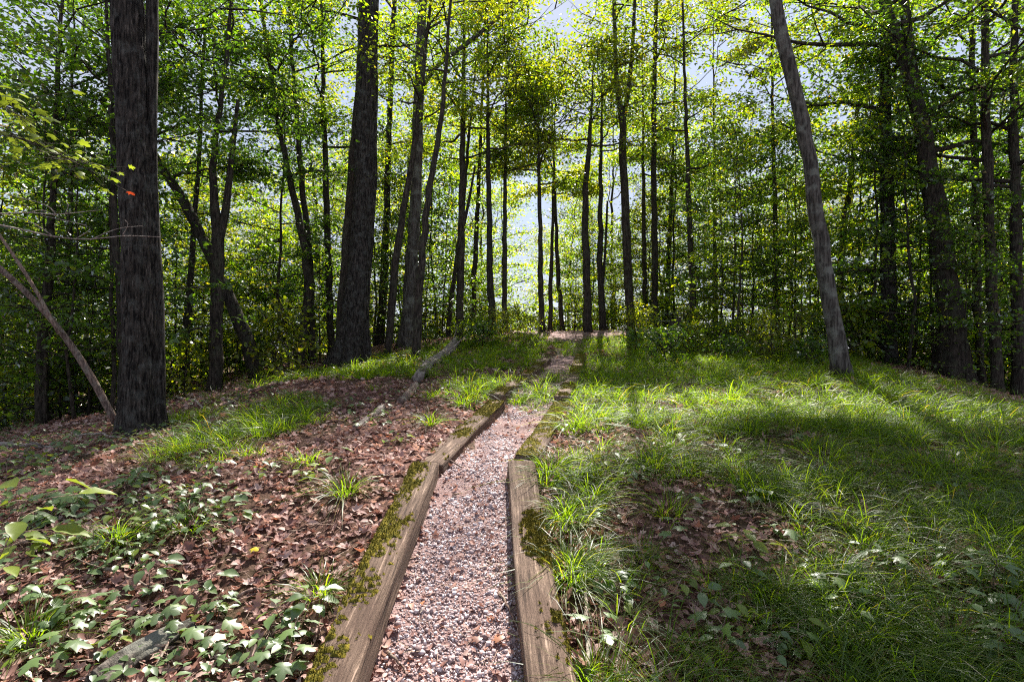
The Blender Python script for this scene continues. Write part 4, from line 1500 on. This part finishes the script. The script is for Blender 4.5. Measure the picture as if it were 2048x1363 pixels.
dead_branch([([(-200, 425), (0, 448), (110, 475), (180, 480), (245, 470), (322, 474)], 5), ([(110, 475), (60, 440), (0, 425)], 2.5),
             ([(180, 480), (235, 455), (285, 452)], 2.5), ([(245, 470), (258, 448), (250, 440)], 1.8), ([(150, 478), (190, 455), (150, 445), (80, 430)], 2.2)], 6.0,
            'bare forked dead branch crossing in front of the massive furrowed trunk')
dead_branch([([(-200, 430), (0, 428), (60, 424), (112, 430), (160, 424), (200, 420)], 4), ([(112, 430), (98, 410), (40, 395), (0, 385)], 2.4),
             ([(130, 428), (138, 410), (132, 404)], 1.8), ([(60, 424), (85, 418), (110, 432)], 2)], 6.3, 'thin bare dead branch just above the forked one at left')

# sunlit maple spray and a few red leaves at the upper left
def spray(px0, py0, px1, py1, d, n, size, kind, label, redn=0):
    A, B = ray(px0, py0, d), ray(px1, py1, d + .3)
    base = A.copy()
    base[2] = A[2]
    e = empty('maple_branch', tuple(base), label, 'branch', 'maple branches at the upper left')
    P = resample(np.array([A, (A + B) / 2 + [0, 0, .15], B]), 8)
    tubes = [tube(P - base, np.linspace(.012, .003, 8), 5)]
    for k in range(n):
        t_ = rp.uniform(.15, 1)
        c = np.array([np.interp(t_, np.linspace(0, 1, 8), P[:, q]) for q in range(3)])
        o_ = c + rp.normal(0, 1, 3) * [.22, .25, .07]
        tubes.append(tube(np.array([c, (c + o_) / 2, o_]) - base, [.003, .002, .0015], 3))
        ax = (o_ - c) * [1, 1, .3] + [rp.normal(0, .05), rp.normal(0, .05), -.04]
        M = orient(ax, np.array([0, 0, 1.]) + rp.normal(0, .3, 3), size * rp.uniform(.7, 1.2))
        M.translation = Vector(o_ - base)
        l_ = link('leaf', LM['maple_r' if k < redn else kind], e)
        l_.matrix_basis = M
    V, F = cat_vf(tubes)
    link('twigs', mesh('twigs', V, F, M_BARK_DARK, True), e)


spray(-160, 190, 70, 250, 4.4, 48, .10, 'maple_y', 'sunlit yellow green maple branch at the left edge')
spray(-140, 250, 190, 345, 4.8, 85, .085, 'maple_y', 'lower sunlit maple branch at left with a few red leaves', 6)

# single fallen leaves that stand out
def single(px, py, size, kind, label, col):
    g = gpx(px, py)
    M_ = bpy.data.materials.get('fallen_' + col[0]) or leaf_mat('fallen_' + col[0], [(0, col[1]), (1, col[1])], (1.1, 1, .8), .25, .05, .45, 0)
    t_ = LEAF_MAPLE if kind == 'maple' else LEAF_OVAL
    a = rp.uniform(0, 6.28)
    V, F = leaves(np.zeros((1, 3)), np.array([[math.cos(a), math.sin(a), .1]]), np.array([[rp.normal(0, .2), -.3, 1]]), np.array([size]), t_)
    tag(link('fallen_leaf', mesh('fallen_leaf', V, F, M_), None, (g[0], g[1], g[2] + .045)), label, 'leaf', 'single fallen leaves')


single(505, 1112, .065, 'maple', 'bright yellow leaf lying on the left slope', ('yellow', (.55, .45, .02)))
single(845, 1228, .05, 'oval', 'small orange leaf on the gravel path', ('orange', (.50, .20, .09)))
single(1975, 1322, .10, 'oval', 'large pale pinkish leaf at the bottom right', ('pale', (.46, .33, .28)))
single(960, 1305, .06, 'maple', 'curled brown leaf on the gravel near the bottom of the path', ('brown', (.20, .09, .06)))
single(1000, 1300, .07, 'maple', 'rusty leaf on the gravel against the nearest right timber', ('rust', (.36, .16, .09)))
single(450, 1290, .11, 'oval', 'orange brown leaf in the litter by the bottom left log', ('orange', (.50, .20, .09)))

# far pale picnic table behind the stump
tb = empty('picnic_table', (0, 0, 0), 'pale flat table half hidden behind the broken stump at the crest', 'table')
tp_ = ray(1318, 660, 21.5)
tb.location = (tp_[0], tp_[1], float(ground(tp_[0], tp_[1])))
def boxm(sx, sy, sz):
    V = np.array([[x, y, z] for x in (-sx, sx) for y in (-sy, sy) for z in (-sz, sz)]) / 2
    return mesh('plank', V, np.array([[0, 1, 3, 2], [4, 6, 7, 5], [0, 4, 5, 1], [2, 3, 7, 6], [0, 2, 6, 4], [1, 5, 7, 3]]), M_PALE)
bt, bl = boxm(1.6, .14, .04), boxm(.08, .08, .74)
for q in range(5):
    link('plank', bt, tb, (0, -.3 + q * .15, .74))
for sy in (-.75, .75):
    link('bench_plank', bt, tb, (0, sy, .44))
for sx in (-.6, .6):
    for sy in (-1, 1):
        link('leg', bl, tb, (sx, sy * .42, .36), (sy * .45, 0, 0))
    link('crossbar', boxm(.07, 1.6, .07), tb, (sx, 0, .39))


# ---------------------------------------------------------------- tell look-alikes apart by depth
seen = {}
for o in COL.objects:
    if o.parent is None and 'label' in o and 'kind' not in o:
        seen.setdefault(o['label'], []).append(o)
for lab, obs in seen.items():
    if len(obs) > 1:
        obs.sort(key=lambda o: o.location.y)
        ends = ['nearest ', 'farthest '] if len(obs) > 2 else ['nearer ', 'farther ']
        for o in obs:
            o['group'] = obs[0].get('group', 'look-alikes')
        obs[0]['label'] = ends[0] + lab
        obs[-1]['label'] = ends[1] + lab
        if len(obs) == 3:
            obs[1]['label'] = 'middle ' + lab
